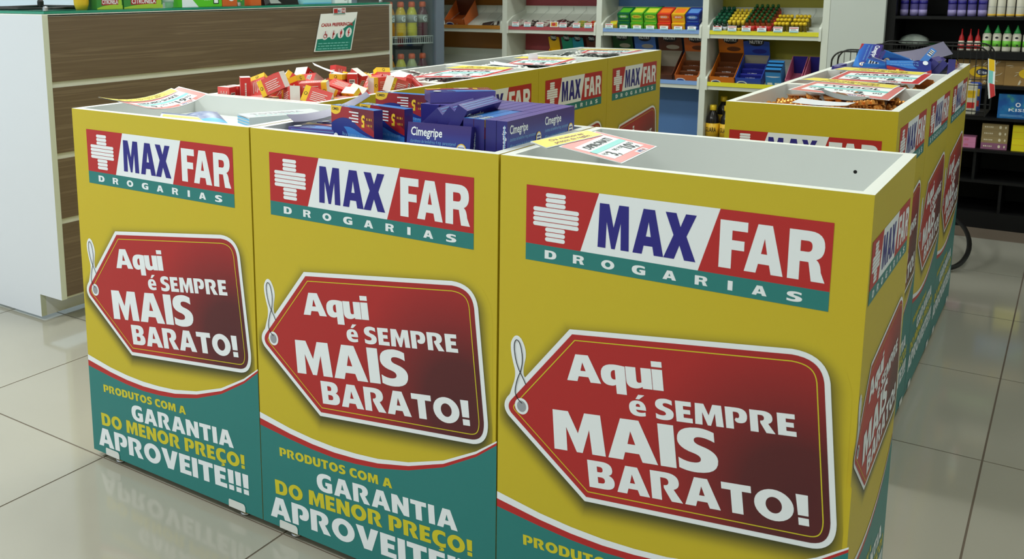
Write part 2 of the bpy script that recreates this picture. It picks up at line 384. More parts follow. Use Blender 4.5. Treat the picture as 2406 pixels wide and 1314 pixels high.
# red of the swing tag: printed gradient, centre bright, lower right corner dark
tm = M('tag_red', (178, 37, 38), 0.42); nt, nd, lk, b = nodes(tm)
tc = nd.new('ShaderNodeTexCoord'); vm = nd.new('ShaderNodeVectorMath'); vm.operation = 'DISTANCE'; vm.inputs[1].default_value = (.515, 0, .425)
r = ramp(nd, [(0.0, (80, 28, 33)), (0.08, (86, 29, 33)), (0.25, (170, 37, 38)), (1.0, (181, 38, 38))])
lk.new(tc.outputs['Object'], vm.inputs[0]); lk.new(vm.outputs['Value'], r.inputs[0]); lk.new(r.outputs[0], b.inputs['Base Color'])
vm_ = M('printed_shadow', YEL, 0.42); nt, nd, lk, b = nodes(vm_)
va = nd.new('ShaderNodeVertexColor'); va.layer_name = 'Col'; lk.new(va.outputs[0], b.inputs['Base Color'])
def tag_meshes(w):
    p = MB(); outer = curve(TAG, 10)
    # printed soft drop shadow behind the tag
    yel = rgb(*YEL); drk = rgb(64, 64, 32); K = 9; rings = []
    clampx = lambda q: (min(max(q[0], .003), w - .011), q[1])
    base = [(x + .001, z - .011) for x, z in inset(outer, .012)]
    for k in range(K + 1):
        t = k / K; c = 1 - t; c = c * c * (3 - 2 * c)
        ring = [clampx(q) for q in inset(base, -.040 * t)]
        o = p.add([(x, -.00015, z) for x, z in ring], [], 'printed_shadow')
        for i in range(len(ring)): p.vc[o + i] = tuple(yel[j] * (1 - c) + drk[j] * c for j in range(4))
        rings.append(o)
    n = len(base)
    for k in range(K):
        for i in range(n):
            i2 = (i + 1) % n
            p.f.append((rings[k] + i, rings[k + 1] + i, rings[k + 1] + i2, rings[k] + i2)); p.m.append(p.mi('printed_shadow'))
    p.flat(fill(outer), 'print_white', at(3))
    red = inset(outer, .0085)
    p.flat(fill(red), 'tag_red', at(4))
    ya, yb = inset(outer, .0178), inset(outer, .0195)
    p.add([at(5)(*q) for q in ya] + [at(5)(*q) for q in yb], [(i, (i + 1) % n, n + (i + 1) % n, n + i) for i in range(n)], 'print_yellow')
    # eyelet and string
    p.flat(fill(curve([(.0205, .4600), (.0300, .4900), (.036, .507, .033, .520), (.020, .560, .0265, .572), (.034, .589, .045, .578), (.058, .560, .0535, .540), (.049, .522, .051, .512), (.062, .495)])), 'print_white', at(2))
    p.flat(fill(ell(.0482, .4537, .0135, .0150)), 'print_white', at(6))
    p.flat(fill(ell(.0482, .4537, .0090, .0105)), 'hole_gray', at(7))
    st = curve([(.0492, .4597), (.0330, .4680, .0355, .4840), (.0375, .5010, .0446, .5159), (.0500, .5330, .0478, .5500), (.0440, .5760, .0362, .5745), (.0300, .5700, .0330, .5511), (.0360, .5300, .0446, .5159), (.0510, .5060, .0560, .4961)], 8)
    vs, fs = [], []
    for i, q in enumerate(st):
        a, b2 = st[max(i - 1, 0)], st[min(i + 1, len(st) - 1)]; dx, dz = b2[0] - a[0], b2[1] - a[1]; L = math.hypot(dx, dz) or 1
        vs += [at(8)(q[0] - dz / L * .0008, q[1] + dx / L * .0008), at(8)(q[0] + dz / L * .0008, q[1] - dx / L * .0008)]
        if i: fs.append((2 * i - 2, 2 * i - 1, 2 * i + 1, 2 * i))
    p.add(vs, fs, 'print_black')
    l = MB()
    l.flat(fit_word('Aqui', (.1350, .5237), (.3038, .5452), .0470, gap=.015), 'print_white', at(6))
    l.flat(fit_word('é', (.2484, .4905), (.2778, .4942), .0340), 'print_white', at(6))
    l.flat(fit_word('SEMPRE', (.2935, .4955), (.5087, .5235), .0345), 'print_white', at(6))
    l.flat(fit_word('MAIS', (.1140, .3925), (.3985, .4290), .0715, gap=.05), 'print_white', at(6))
    l.flat(fit_word('BARATO!', (.1815, .3417), (.5361, .3877), .0485, gap=.06), 'print_white', at(6))
    return p.mesh('price_tag_print'), l.mesh('price_tag_lettering')
SW = [(0, .2760, .2620, .2466), (.0881, .2610, .2484, .2359), (.148, .2550, .2425, .2305), (.2077, .2527, .2406, .2284), (.264, .2545, .2435, .2318), (.32, .2595, .2497, .2393), (.3944, .2740, .2662, .2571), (.4754, .3015, .2948, .2877), (.5473, .3408, .3356, .3300), (.5925, .3730, .3697, .3647)]
def wave_mesh(w, sx, sz, a, za):
    p = MB()
    F = lambda L: (lambda x, z: (x, -L * .00025, z))
    X = [q[0] * sx for q in SW]; zz = lambda j: [q[j] * sz + za for q in SW]
    X[-1] = w
    wt, rt, tt = zz(1), zz(2), zz(3); n = len(X)
    for lo, hi, mt_ in ((rt, wt, 'print_white'), (tt, rt, 'print_red'), ([Z0 + .0005] * n, tt, 'print_teal')):
        p.add([(X[i], -.0006, lo[i]) for i in range(n)] + [(X[i], -.0006, hi[i]) for i in range(n)], [(i, i + 1, n + i + 1, n + i) for i in range(n - 1)], mt_)
    return p.mesh('wave_band')
def slogan_mesh():
    l = MB()
    l.flat(fit_word('PRODUTOS COM A', (.0558, .1896), (.3553, .2066), .0195, space=.35), 'print_yellow', at(4))
    l.flat(fit_word('GARANTIA', (.1600, .1425), (.5083, .1667), .0395), 'print_white', at(4))
    l.flat(fit_word('DO MENOR PREÇO!', (.0403, .0970), (.5417, .1258), .0330, space=.32), 'print_yellow', at(4))
    l.flat(fit_word('APROVEITE!!!', (.0234, .0389), (.5520, .0653), .0485, gap=.07), 'print_white', at(4))
    return l.mesh('slogan_lettering')
LOGO, LOGO_L, LOGO_S = logo_meshes(); TAGP, TAGL = tag_meshes(W); SLO = slogan_mesh()
WAVE = {'full': wave_mesh(W - .002, 1, 1, 0, 0), 'side': wave_mesh(D - .002, D / W, .713, 0, .13), 'right': wave_mesh(.536, .909, .909, 0, .07)}
ART = {'full': (1.0, 0.0, 0.0, 0.0, 0.0), 'side': (.713, -.024, .221, .190, .095), 'right': (.909, 0.0, .080, .067, .045)}
def artwork(panel, kind):
    s, dx, zl, zt, zs = ART[kind]
    obj('logo', LOGO, panel, loc=(dx, 0, zl), scale=(s, 1, s)); obj('logo_lettering', LOGO_L, panel, loc=(dx, 0, zl), scale=(s, 1, s)); [obj('letter', q, panel, loc=(dx, 0, zl), scale=(s, 1, s)) for q in LOGO_S]
    dt = dx if kind != 'side' else -.014
    obj('price_tag_print', TAGP, panel, loc=(dt, 0, zt), scale=(s, 1, s)); obj('price_tag_lettering', TAGL, panel, loc=(dt, 0, zt), scale=(s, 1, s))
    obj('wave_band', WAVE[kind], panel); obj('slogan_lettering', SLO, panel, loc=(dt, 0, zs), scale=(s, 1, s))

fb = MB(); fb.lathe([(.004, 0.004), (.012, 0.004), (.0135, .007), (.012, .011), (.005, .012), (.005, .03)], 'steel', 12)
FOOT = fb.mesh('levelling_foot', True)
bk = MB(); bk.flat(fill([(0, 0), (.052, 0), (.052, .012), (.050, .019, .044, .019), (.003, .019), (0, .018, 0, .014)]), 'plastic_white', lambda x, z: (x, -.0012, z))
bk.add([(0, -.0012, 0), (.052, -.0012, 0), (.052, 0, 0), (0, 0, 0)], [(0, 1, 2, 3)], 'plastic_white')
BRACKET = bk.mesh('foot_bracket')
TB = .018
def display_bin(label, loc, rz, w, d, shelf_z, art='full', left_art=None, right_art=None, hole=None):
    t = thing('display_bin', label, 'display bin', loc, (0, 0, rz), 'yellow promotional bins')
    def board(name, a, b, outer):
        m = MB(); m.box(a, b, 'laminate_white', faces={outer: 'panel_yellow', '+z': 'rim_white'}); return m.build(name, t)
    # front board spans the whole width and shows yellow on its side edges
    m = MB(); m.box((0, 0, Z0), (w, TB, H), 'panel_yellow', faces={'+y': 'laminate_white', '+z': 'rim_white'}); fp = m.build('front_panel', t)
    artwork(fp, art)
    for x in (.050, w - .102): obj('foot_bracket', BRACKET, fp, loc=(x, -.0008, Z0))
    m = MB(); m.box((0, d - TB, Z0), (w, d, H), 'panel_yellow', faces={'-y': 'laminate_white', '+z': 'rim_white'}); bp = m.build('back_panel', t)
    if hole:
        hm = MB(); hm.flat(fill(ell(hole[0], hole[1], .0032, .0032, 14)), 'hole_dark', lambda x, z: (x, d - TB - .0003, z)); hm.build('screw_hole', bp)
    m = MB(); m.box((0, TB, Z0), (TB, d - TB, H), 'laminate_white', faces={'-x': 'panel_yellow', '+z': 'rim_white'}); lp = m.build('side_panel', t)
    m = MB(); m.box((w - TB, TB, Z0), (w, d - TB, H), 'laminate_white', faces={'+x': 'panel_yellow', '+z': 'rim_white'}); rp = m.build('side_panel', t)
    for art_k, host, lc, rr in ((left_art, lp, (0, d, 0), -PI / 2), (right_art, rp, (w, 0, 0), PI / 2)):
        if not art_k: continue
        n0 = set(COL.objects)
        artwork(host, art_k)
        for o in set(COL.objects) - n0:
            o.location = Vector(lc) + Euler((0, 0, rr)).to_matrix() @ Vector(o.location); o.rotation_euler = (0, 0, rr)
    m = MB(); m.box((TB, TB, shelf_z - .012), (w - TB, d - TB, shelf_z), 'laminate_white'); m.build('inner_shelf', t)
    m = MB(); m.box((TB, TB, Z0), (w - TB, d - TB, Z0 + .015), 'laminate_white'); m.build('bottom_panel', t)
    for x in (.078, w - .072):
        for y in (.022, d - .05): obj('levelling_foot', FOOT, t, loc=(x, y, -.004))
    return t
g = .0022
BW = W - 2 * g
RP = (2.5963 - .9813) / 3
display_bin('yellow bin at the left end of the front row, holding the REDUBIO SHAKE card', (g, 0, 0), 0, BW, D, .852, hole=(.33, .872))
display_bin('yellow bin in the middle of the front row, full of blue Cimegripe boxes', (W + g, 0, 0), 0, BW, D, .797)
display_bin('empty yellow bin at the right end of the front row with the DIPIRONATI card', (2 * W + g, 0, 0), 0, BW, D, .70, right_art='side', hole=(.497, .862))
XL = .438
for k, (lab, sz) in enumerate((('yellow bin heaped with small red boxes, behind the bin of the REDUBIO SHAKE card', .845), ('yellow bin in the left row under the SALICETIL card', .855),
                               ('yellow bin in the left row with silver blister packs and a white slip', .855), ('last yellow bin of the left row, nearest the wall shelves', .855))):
    y = D + .003 + k * (2.7668 - D) / 4
    display_bin(lab, (XL, y, 0), PI / 2, (2.7668 - D) / 4 - .002, D, sz)
for k, (lab, sz) in enumerate((('front yellow bin of the right row, with the TYLIDOL card and gold blister packs', .855), ('middle yellow bin of the right row, with the NEVRALGEX card', .855),
                               ('rear yellow bin of the right row, heaped with purple boxes', .835))):
    display_bin(lab, (1.6627, .9813 + k * RP, 0), PI / 2, RP - .002, 1.6627 - 1.2723, sz, art='right', left_art='side' if k == 0 else None)

# ================================================================== checkout counter
wm = noise_col('wood_laminate', [(0.28, (88, 73, 58)), (0.42, (104, 88, 71)), (0.52, (97, 81, 65)), (0.58, (116, 100, 81)), (0.63, (100, 84, 68)), (0.8, (92, 77, 62))], scale=(1, .28, 13), nscale=3.4, detail=7, rough=0.45)
M('counter_white', (214, 217, 225), 0.35)
M('strip_alu', (206, 209, 198), 0.4)
M('counter_edge', (196, 202, 186), 0.45)
gg = M('glass_green', (40, 130, 105), 0.05, spec=0.7)
XC, YC, YE, ZT = -.8908, .5438, 2.54, 1.096
t = thing('checkout_counter', 'long checkout counter with brown wood front, pale grooves and glass top', 'counter', (XC, YC, 0))
m = MB()
prof = [(-.75, .012), (-.1276, .012), (-.1276, .097), (0, .097), (0, ZT), (-.75, ZT)]
vs = [(x, 0, z) for x, z in prof] + [(x, .022, z) for x, z in prof]
k = len(prof); m.add(vs, [tuple(range(k)), tuple(range(2 * k - 1, k - 1, -1))], 'counter_white')
m.add(vs, [(i, i + k, (i + 1) % k + k, (i + 1) % k) for i in range(k)], 'counter_edge'); m.build('end_panel', t)
m = MB(); m.box((-.75, YE - YC - .022, .012), (0, YE - YC, ZT), 'counter_white', faces={'+x': 'counter_edge'}); m.build('end_panel', t)
m = MB(); m.box((-.145, .022, .012), (-.1276, YE - YC - .022, .097), 'counter_white'); m.build('plinth', t)
m = MB(); m.box((-.03, .022, .097), (-.0065, YE - YC - .022, ZT - .004), 'strip_alu'); m.build('backing_strip', t)
for a, b in ((.105, .369), (.389, .600), (.621, .848), (.869, ZT - .006)):
    m = MB(); m.box((-.0064, .022, a), (-.002, YE - YC - .022, b), 'wood_laminate'); m.build('board', t)
m = MB(); m.box((-.75, .022, ZT - .020), (-.016, YE - YC - .022, ZT - .006), 'counter_white'); m.build('top_board', t)
m = MB(); m.box((-.75, 0, ZT), (.0, YE - YC, ZT + .0025), 'rim_white'); m.build('top_edge', t)
m = MB(); m.box((-.75, .012, ZT + .004), (-.006, YE - YC - .006, ZT + .012), 'glass_green'); m.build('glass_top', t)
m = MB()
for y in (.035, .95, 1.94): m.lathe([(.006, 0), (.009, .001), (.009, .012), (.007, .016), (.002, .017)], 'steel', 10, c=(-.028, y, ZT + .012))
m.build('glass_clip', t)

# resting poses of the heaped packs: x, y, z, rotation
HEAPS = {
'red': [[0.1389,0.5317,0.882,1.194,1.571,0.0],[0.2313,0.6384,0.867,-1.571,0.0,0.276],[0.3424,0.7329,0.867,-1.571,-0.0,3.139],[0.3088,0.8162,0.8585,0.0,-0.0,0.467],[0.0943,0.5023,0.882,-1.771,1.571,0.0],[0.2225,0.5572,0.867,-1.571,-0.0,-0.523],[0.0995,0.7221,0.867,-1.571,-0.0,-0.0],[0.1099,0.8588,0.8585,-0.0,0.0,-1.158],[0.3832,0.5348,0.8585,3.142,0.0,1.082],[0.3042,0.6737,0.8585,0.0,-3.142,0.991],[0.2588,0.7651,0.867,-1.571,-0.0,-3.14],[0.1759,0.8145,0.867,1.571,0.0,-3.116],[0.1413,0.4555,0.8585,-0.0,3.142,1.342],[0.2392,0.5899,0.8829,2.363,0.419,-0.164],[0.2486,0.6817,0.882,0.131,-1.571,0.0],[0.2526,0.8832,0.8585,-0.0,-0.0,3.106],[0.3133,0.5017,0.8732,-0.151,2.798,-0.331],[0.3972,0.5978,0.8832,0.0,0.976,1.571],[0.385,0.63,0.8873,-0.495,-0.821,-0.961],[0.305,0.9222,0.8585,0.0,-0.0,-0.317],[0.076,0.5525,0.867,1.571,0.0,1.571],[0.2355,0.497,0.8798,1.571,-0.404,0.056],[0.2611,0.7296,0.8743,-0.0,0.49,0.002],[0.2133,0.9478,0.8841,-0.0,-1.102,-3.142],[0.2341,0.4481,0.8585,-3.142,0.0,-0.36],[0.1045,0.6674,0.867,1.571,0.0,-2.744],[0.1993,0.7139,0.8585,-0.0,3.142,1.053],[0.1785,0.8556,0.8585,-0.0,0.0,0.183],[0.0846,0.4689,0.882,-1.57,-1.571,0.0],[0.3321,0.6175,0.8734,0.102,-2.757,-0.924],[0.0864,0.6746,0.9037,0.159,-2.75,1.571],[0.3369,0.9563,0.883,-1.571,-2.595,-0.0],[0.2959,0.4566,0.9023,1.482,-0.277,-0.523],[0.2614,0.6074,0.8935,0.761,-2.686,-0.121],[0.367,0.7764,0.867,1.571,0.0,2.416],[0.4048,0.8607,0.867,-1.571,-0.0,1.617],[0.3649,0.4284,0.867,-1.571,-0.0,-3.13],[0.1488,0.6018,0.8585,0.0,0.0,-1.228],[0.1758,0.7286,0.8842,2.869,-0.398,0.107],[0.0883,0.8366,0.8838,0.585,0.294,-1.571],[0.1776,0.5245,0.8864,-1.571,-0.759,1.436],[0.0966,0.6192,0.9031,1.2,-1.973,0.343],[0.2666,0.8231,0.9022,-0.618,0.187,-1.341],[0.2892,0.8842,0.8855,-3.142,0.0,-0.825],[0.2131,0.4409,0.8855,-0.0,3.142,-0.124],[0.2873,0.6645,0.909,-1.675,1.571,0.0],[0.402,0.7801,0.9079,-1.35,0.255,1.571],[0.2406,0.8223,0.8828,-0.611,0.365,-1.282],[0.398,0.5339,0.8855,0.0,-0.0,1.571],[0.1463,0.9412,0.884,0.0,1.355,-1.114],[0.3161,0.6921,0.909,-2.55,-1.571,0.0],[0.3652,0.9183,0.8864,1.571,-2.383,0.233],[0.1267,0.5576,0.9023,-1.478,0.229,0.398],[0.3812,0.4621,0.9021,-2.093,0.285,0.467],[0.123,0.7658,0.867,1.571,0.0,0.043],[0.1667,0.8889,0.8795,0.481,-2.753,0.811],[0.0853,0.4333,0.882,-1.571,-1.571,0.0],[0.132,0.4558,0.909,0.844,-1.571,0.0],[0.3803,0.6877,0.877,0.552,-2.874,-0.177],[0.2406,0.9355,0.9028,-0.174,1.14,-0.665],[0.3228,0.5548,0.8699,-0.747,-0.0,2.578],[0.3529,0.8768,0.8842,-0.0,-1.817,-1.644],[0.125,0.7337,0.9102,2.523,-0.13,-0.059],[0.1543,0.9047,0.9,-0.589,0.163,0.421],[0.2534,0.4372,0.9342,1.591,-0.41,0.215],[0.1506,0.6297,0.9126,2.403,0.657,0.799],[0.2025,0.7788,0.882,-0.047,-1.571,0.0],[0.0835,0.9107,0.9046,0.99,-1.31,1.983],[0.3516,0.4879,0.9201,-1.708,0.058,-2.712],[0.1887,0.6671,0.8821,0.452,-0.513,0.273],[0.0871,0.765,0.9175,0.138,-0.628,-1.611],[0.4065,0.9404,0.9241,1.571,-1.355,1.571],[0.2773,0.5146,0.9138,-0.115,1.196,0.092],[0.3271,0.6303,0.9076,-0.3,-2.878,0.212],[0.2938,0.7315,0.9141,-1.575,-1.081,0.002],[0.1046,0.956,0.9368,1.585,2.825,0.0],[0.1519,0.4922,0.9137,-2.634,0.748,-0.769],[0.2612,0.5576,0.9136,-1.03,0.174,0.191],[0.3196,0.7823,0.9018,-0.203,-2.555,-1.573],[0.3536,0.836,0.8857,-0.692,0.579,-0.27],[0.3505,0.5658,0.9027,0.309,0.289,1.759],[0.1168,0.583,0.904,1.678,0.26,0.401],[0.3624,0.764,0.911,-1.571,0.0,1.314],[0.2176,0.87,0.894,-1.571,0.0,0.531]],
'sal': [[0.3686,1.1358,0.8585,0.0,-0.0,-1.047],[0.3049,1.2301,0.8585,0.0,-0.0,-2.496],[0.2617,1.3023,0.8585,0.0,-0.0,-1.757],[0.3727,1.4901,0.8585,0.0,-0.0,1.689],[0.1151,1.0543,0.8585,0.0,0.0,2.429],[0.3519,1.2092,0.8627,0.103,0.049,0.203],[0.1966,1.3053,0.8585,0.0,0.0,-2.149],[0.1622,1.4862,0.8585,0.0,-0.0,-0.56],[0.3077,1.1246,0.8585,0.0,-0.0,-0.556],[0.1551,1.2304,0.8585,0.0,0.0,-2.975],[0.2409,1.3757,0.8629,-0.0,0.101,2.314],[0.3436,1.4935,0.8644,0.081,-0.099,-0.567],[0.3083,1.0973,0.8664,0.072,0.123,-2.062],[0.1583,1.2314,0.8655,-0.0,0.0,1.67],[0.3639,1.355,0.8585,-0.0,0.0,-2.213],[0.2632,1.4262,0.8585,0.0,0.0,-0.449],[0.2463,1.0538,0.8585,0.0,-0.0,-0.522],[0.117,1.2106,0.8666,-0.238,-0.08,1.399],[0.1315,1.3308,0.862,-0.0,0.08,2.992],[0.2064,1.5115,0.8631,-0.056,-0.08,-1.519],[0.1176,1.0812,0.8652,-0.068,0.124,0.351],[0.3662,1.1684,0.8678,0.0,-0.052,1.403],[0.3303,1.2967,0.8585,0.0,-0.0,2.47],[0.104,1.4984,0.8645,-0.255,-0.024,2.169],[0.27,1.1211,0.8679,0.0,-0.218,0.102],[0.2324,1.2368,0.8663,-2.936,0.087,-1.037],[0.3426,1.3509,0.8655,-0.0,0.0,-2.068],[0.203,1.4116,0.8652,3.031,-0.103,0.329],[0.2402,1.1032,0.8681,0.167,-0.141,-0.773],[0.106,1.2247,0.8716,-0.038,0.248,3.132],[0.1369,1.2951,0.8727,-0.166,-0.238,0.487],[0.2797,1.4699,0.8622,-0.121,0.03,-0.211],[0.166,1.1165,0.8644,0.0,-0.134,-2.288],[0.3185,1.2457,0.8682,0.134,0.105,3.127],[0.0828,1.2938,0.8663,0.179,-0.038,-1.571],[0.1495,1.4153,0.8659,-0.081,0.133,1.677],[0.211,1.102,0.8692,-0.173,-0.104,1.182],[0.3731,1.3065,0.8675,-0.025,-2.945,-0.189],[0.2732,1.2999,0.8723,-0.11,-0.105,1.156],[0.1101,1.4618,0.8679,0.16,-0.145,-0.289],[0.234,1.0717,0.8784,0.093,-0.072,-0.229],[0.2527,1.1938,0.8684,-0.0,0.229,-2.157],[0.1034,1.3464,0.8726,-0.076,0.296,1.03],[0.2762,1.4235,0.8718,-0.18,0.152,-0.079]],
'sil': [[0.1677,1.7028,0.8585,-0.0,0.0,-2.355],[0.1274,1.7626,0.8585,0.0,0.0,1.507],[0.3699,1.9196,0.8585,-0.0,0.0,-2.25],[0.1515,2.055,0.8585,0.0,-0.0,-1.69],[0.2871,1.6582,0.8585,-0.0,0.0,1.877],[0.1174,1.847,0.8628,-0.091,-0.048,-0.828],[0.2985,1.961,0.8585,-0.0,0.0,2.745],[0.3504,2.0817,0.8585,-0.0,0.0,1.227],[0.3617,1.6893,0.8585,0.0,0.0,-3.113],[0.2076,1.7971,0.8585,-0.0,0.0,-0.587],[0.2949,1.9627,0.8655,0.0,0.0,-2.295],[0.1517,2.0883,0.8655,-0.0,-0.0,-2.614],[0.3007,1.6787,0.8655,-0.0,0.0,1.765],[0.1275,1.8505,0.8692,-0.063,-0.082,-1.257],[0.2168,1.8959,0.8585,0.0,0.0,-0.825],[0.1038,2.0528,0.8679,-0.42,-0.012,2.046],[0.3387,1.7323,0.8635,0.042,0.086,2.058],[0.1222,1.8398,0.8774,0.09,0.051,2.287],[0.2762,1.8868,0.8688,0.0,-0.22,2.265],[0.3541,2.0832,0.8655,0.0,0.0,-2.978],[0.2649,1.7125,0.8711,0.135,-0.206,-0.395],[0.2383,1.8055,0.8655,0.0,-0.0,1.904],[0.3654,1.9226,0.8655,-0.0,0.0,2.648],[0.2652,1.9951,0.8673,-0.23,-0.08,0.515],[0.2485,1.6989,0.8738,0.174,0.217,-2.103],[0.2985,1.7579,0.8721,-0.001,0.014,-0.302],[0.2004,1.956,0.8685,-0.0,0.214,2.847],[0.182,2.0279,0.8661,0.001,-0.16,2.37],[0.335,1.6537,0.8742,0.18,-0.236,2.011],[0.1796,1.8591,0.8735,0.1,0.027,2.538],[0.3016,1.8737,0.8701,-0.018,0.22,-0.96],[0.2307,2.0806,0.8672,-0.01,-0.18,-2.182],[0.3974,1.7012,0.869,2.861,-0.008,-1.571],[0.197,1.8817,0.8769,0.243,0.129,2.154],[0.3326,1.9385,0.8779,0.112,0.132,1.201],[0.1996,2.0979,0.8753,0.18,0.01,2.418],[0.1964,1.6853,0.8729,0.0,-0.157,0.131],[0.3698,1.8274,0.8717,0.672,0.0,-0.171],[0.3673,1.8913,0.8725,0.0,0.0,-1.871],[0.2581,2.043,0.8731,0.077,0.279,0.527],[0.2072,1.6398,0.8709,0.414,0.078,-0.404],[0.3033,1.8009,0.8702,0.575,-0.0,2.711],[0.1157,1.9478,0.8585,0.0,-0.0,-2.062],[0.2722,2.0778,0.874,0.278,0.109,1.753],[0.151,1.7298,0.8727,-0.134,0.09,2.047],[0.1672,1.7951,0.8846,3.002,0.064,-1.532],[0.3689,1.9681,0.8771,-0.025,-0.183,-2.479],[0.3668,2.0309,0.8658,-0.012,-0.15,-2.871],[0.1575,1.7137,0.8811,0.028,-0.159,-0.283],[0.0853,1.7464,0.8625,-2.96,0.0,-1.571],[0.1321,1.9581,0.8665,-0.043,0.0,1.781],[0.3172,2.0946,0.8725,-0.0,0.0,1.912]],
'lst': [[0.1754,2.252,0.8585,-0.0,0.0,0.46],[0.195,2.3565,0.8585,-3.142,-0.0,0.003],[0.2492,2.5646,0.8585,-0.0,3.142,-1.134],[0.3528,2.6611,0.8585,-0.0,-0.0,1.151],[0.19,2.2984,0.8655,0.0,0.0,-0.61],[0.137,2.413,0.8585,0.0,-0.0,1.114],[0.2173,2.4765,0.8585,-0.0,-3.142,0.023],[0.1909,2.6734,0.8585,0.0,-0.0,-0.97],[0.2654,2.2886,0.8585,-0.0,-0.0,1.454],[0.1954,2.426,0.8654,-0.06,0.002,-2.49],[0.1846,2.5228,0.8585,0.0,-0.0,0.077],[0.1645,2.6158,0.8627,-0.138,-0.023,1.728],[0.2546,2.3166,0.8693,-0.097,0.047,-0.157],[0.1389,2.3555,0.8665,-0.024,0.134,-2.615],[0.1702,2.4945,0.8655,-0.0,-0.0,0.293],[0.2859,2.6701,0.8623,-0.003,-0.08,-0.226],[0.1139,2.2696,0.8635,0.0,0.107,2.481],[0.3625,2.417,0.8585,-0.0,-0.0,1.126],[0.2455,2.472,0.8695,0.179,-0.033,2.07],[0.108,2.5834,0.8585,0.0,0.0,2.174],[0.1894,2.2454,0.8699,-0.05,-0.11,1.391],[0.1259,2.3422,0.8728,-0.072,-0.136,0.667],[0.0966,2.4874,0.8664,-0.364,0.002,1.301],[0.2528,2.6668,0.8681,-0.0,0.055,2.872],[0.1592,2.2732,0.8778,-0.208,0.069,1.807],[0.3465,2.4423,0.8651,-0.141,0.073,1.602],[0.1651,2.4845,0.8771,-0.07,-0.091,0.95],[0.1164,2.6608,0.8653,-0.1,0.097,2.635],[0.3442,2.3014,0.8585,-0.0,-0.0,-3.049],[0.1344,2.3948,0.8788,-0.089,-0.407,-0.308],[0.2258,2.5421,0.8733,-0.188,-0.053,-0.919],[0.2418,2.6355,0.8721,0.284,-0.009,-0.428],[0.359,2.2491,0.8633,-0.0,0.102,-2.206],[0.098,2.4051,0.8707,2.736,0.077,1.263],[0.1319,2.5677,0.8724,0.211,0.129,1.996],[0.348,2.5908,0.8623,0.173,-0.0,-0.199],[0.3325,2.2497,0.8688,0.101,0.013,-0.759],[0.2831,2.4301,0.8713,0.173,-0.194,2.089],[0.3378,2.5349,0.8585,0.0,-0.0,-0.031],[0.1142,2.6494,0.8716,0.045,0.132,-2.517],[0.1186,2.2752,0.8765,-0.051,-0.201,0.159],[0.3508,2.3489,0.8628,-0.195,3.142,0.122],[0.3006,2.5524,0.8662,0.03,-0.0,-0.78],[0.1393,2.614,0.8777,-0.124,-0.087,3.013]],
'tyl': [[1.4992,1.1067,0.8595,0.0,-0.0,-1.724],[1.5875,1.1487,0.8595,0.0,-0.0,-2.179],[1.5754,1.2592,0.8595,-0.0,0.0,-2.801],[1.4889,1.3503,0.8595,-0.0,0.0,-0.467],[1.537,1.0493,0.8595,-0.0,-0.0,-2.442],[1.3679,1.1494,0.8595,-0.0,0.0,1.432],[1.5956,1.3253,0.8595,-0.0,0.0,-2.971],[1.5189,1.3763,0.8657,-0.202,0.04,-0.274],[1.6036,1.066,0.8665,0.05,0.139,1.356],[1.3139,1.1759,0.8595,0.0,0.0,-1.558],[1.4262,1.2764,0.8595,0.0,0.0,2.029],[1.4571,1.4253,0.8662,-0.305,-0.0,0.123],[1.5006,1.1103,0.8685,3.142,-0.0,-1.106],[1.4823,1.1975,0.8646,0.23,3.142,-1.107],[1.3745,1.3149,0.8661,-0.301,0.0,1.887],[1.3537,1.4384,0.8689,0.018,-3.142,0.404],[1.5275,1.1368,0.8755,-0.112,0.107,-0.35],[1.4246,1.1946,0.8595,0.0,-0.0,-0.774],[1.4857,1.2723,0.8649,0.0,0.128,0.458],[1.3563,1.4624,0.8595,0.0,0.0,-0.383],[1.5971,1.0939,0.8726,0.048,-0.14,-2.457],[1.5692,1.1735,0.8675,-0.04,-0.169,-0.371],[1.3305,1.2869,0.8662,0.257,0.025,-1.859],[1.586,1.4027,0.8595,0.0,0.0,2.639],[1.3755,1.0992,0.8667,0.328,0.0,-0.142],[1.5589,1.2266,0.8722,0.164,0.0,-1.853],[1.4761,1.3093,0.8719,0.147,0.002,2.534],[1.6006,1.4517,0.8661,0.013,0.15,2.217],[1.3609,1.0645,0.8669,-0.339,0.0,2.732],[1.5267,1.2126,0.8768,0.164,-0.004,-1.831],[1.4072,1.3051,0.8794,2.659,-0.057,-1.32],[1.5304,1.3834,0.8748,0.083,-0.106,-2.811],[1.3384,1.0534,0.8697,-0.339,0.005,2.747],[1.5355,1.1989,0.8884,0.099,0.081,-2.542],[1.5443,1.3177,0.8726,0.078,0.168,-1.191],[1.5053,1.4766,0.8595,0.0,0.0,3.142],[1.3977,1.169,0.8685,0.0,0.0,1.065],[1.5103,1.2767,0.8884,-0.009,-2.916,0.122],[1.461,1.2903,0.8841,-3.094,0.038,-1.322],[1.5565,1.4538,0.8736,0.203,-0.063,-2.405],[1.5178,1.041,0.8685,-3.141,0.0,0.45],[1.3378,1.3743,0.8657,0.173,-0.054,-2.441],[1.3748,1.2391,0.8692,-0.077,0.191,-2.413],[1.4761,1.3655,0.8833,-0.522,0.186,2.343],[1.4221,1.0312,0.8705,-0.515,-3.137,0.245],[1.3387,1.2,0.8705,-0.088,0.0,2.685]],
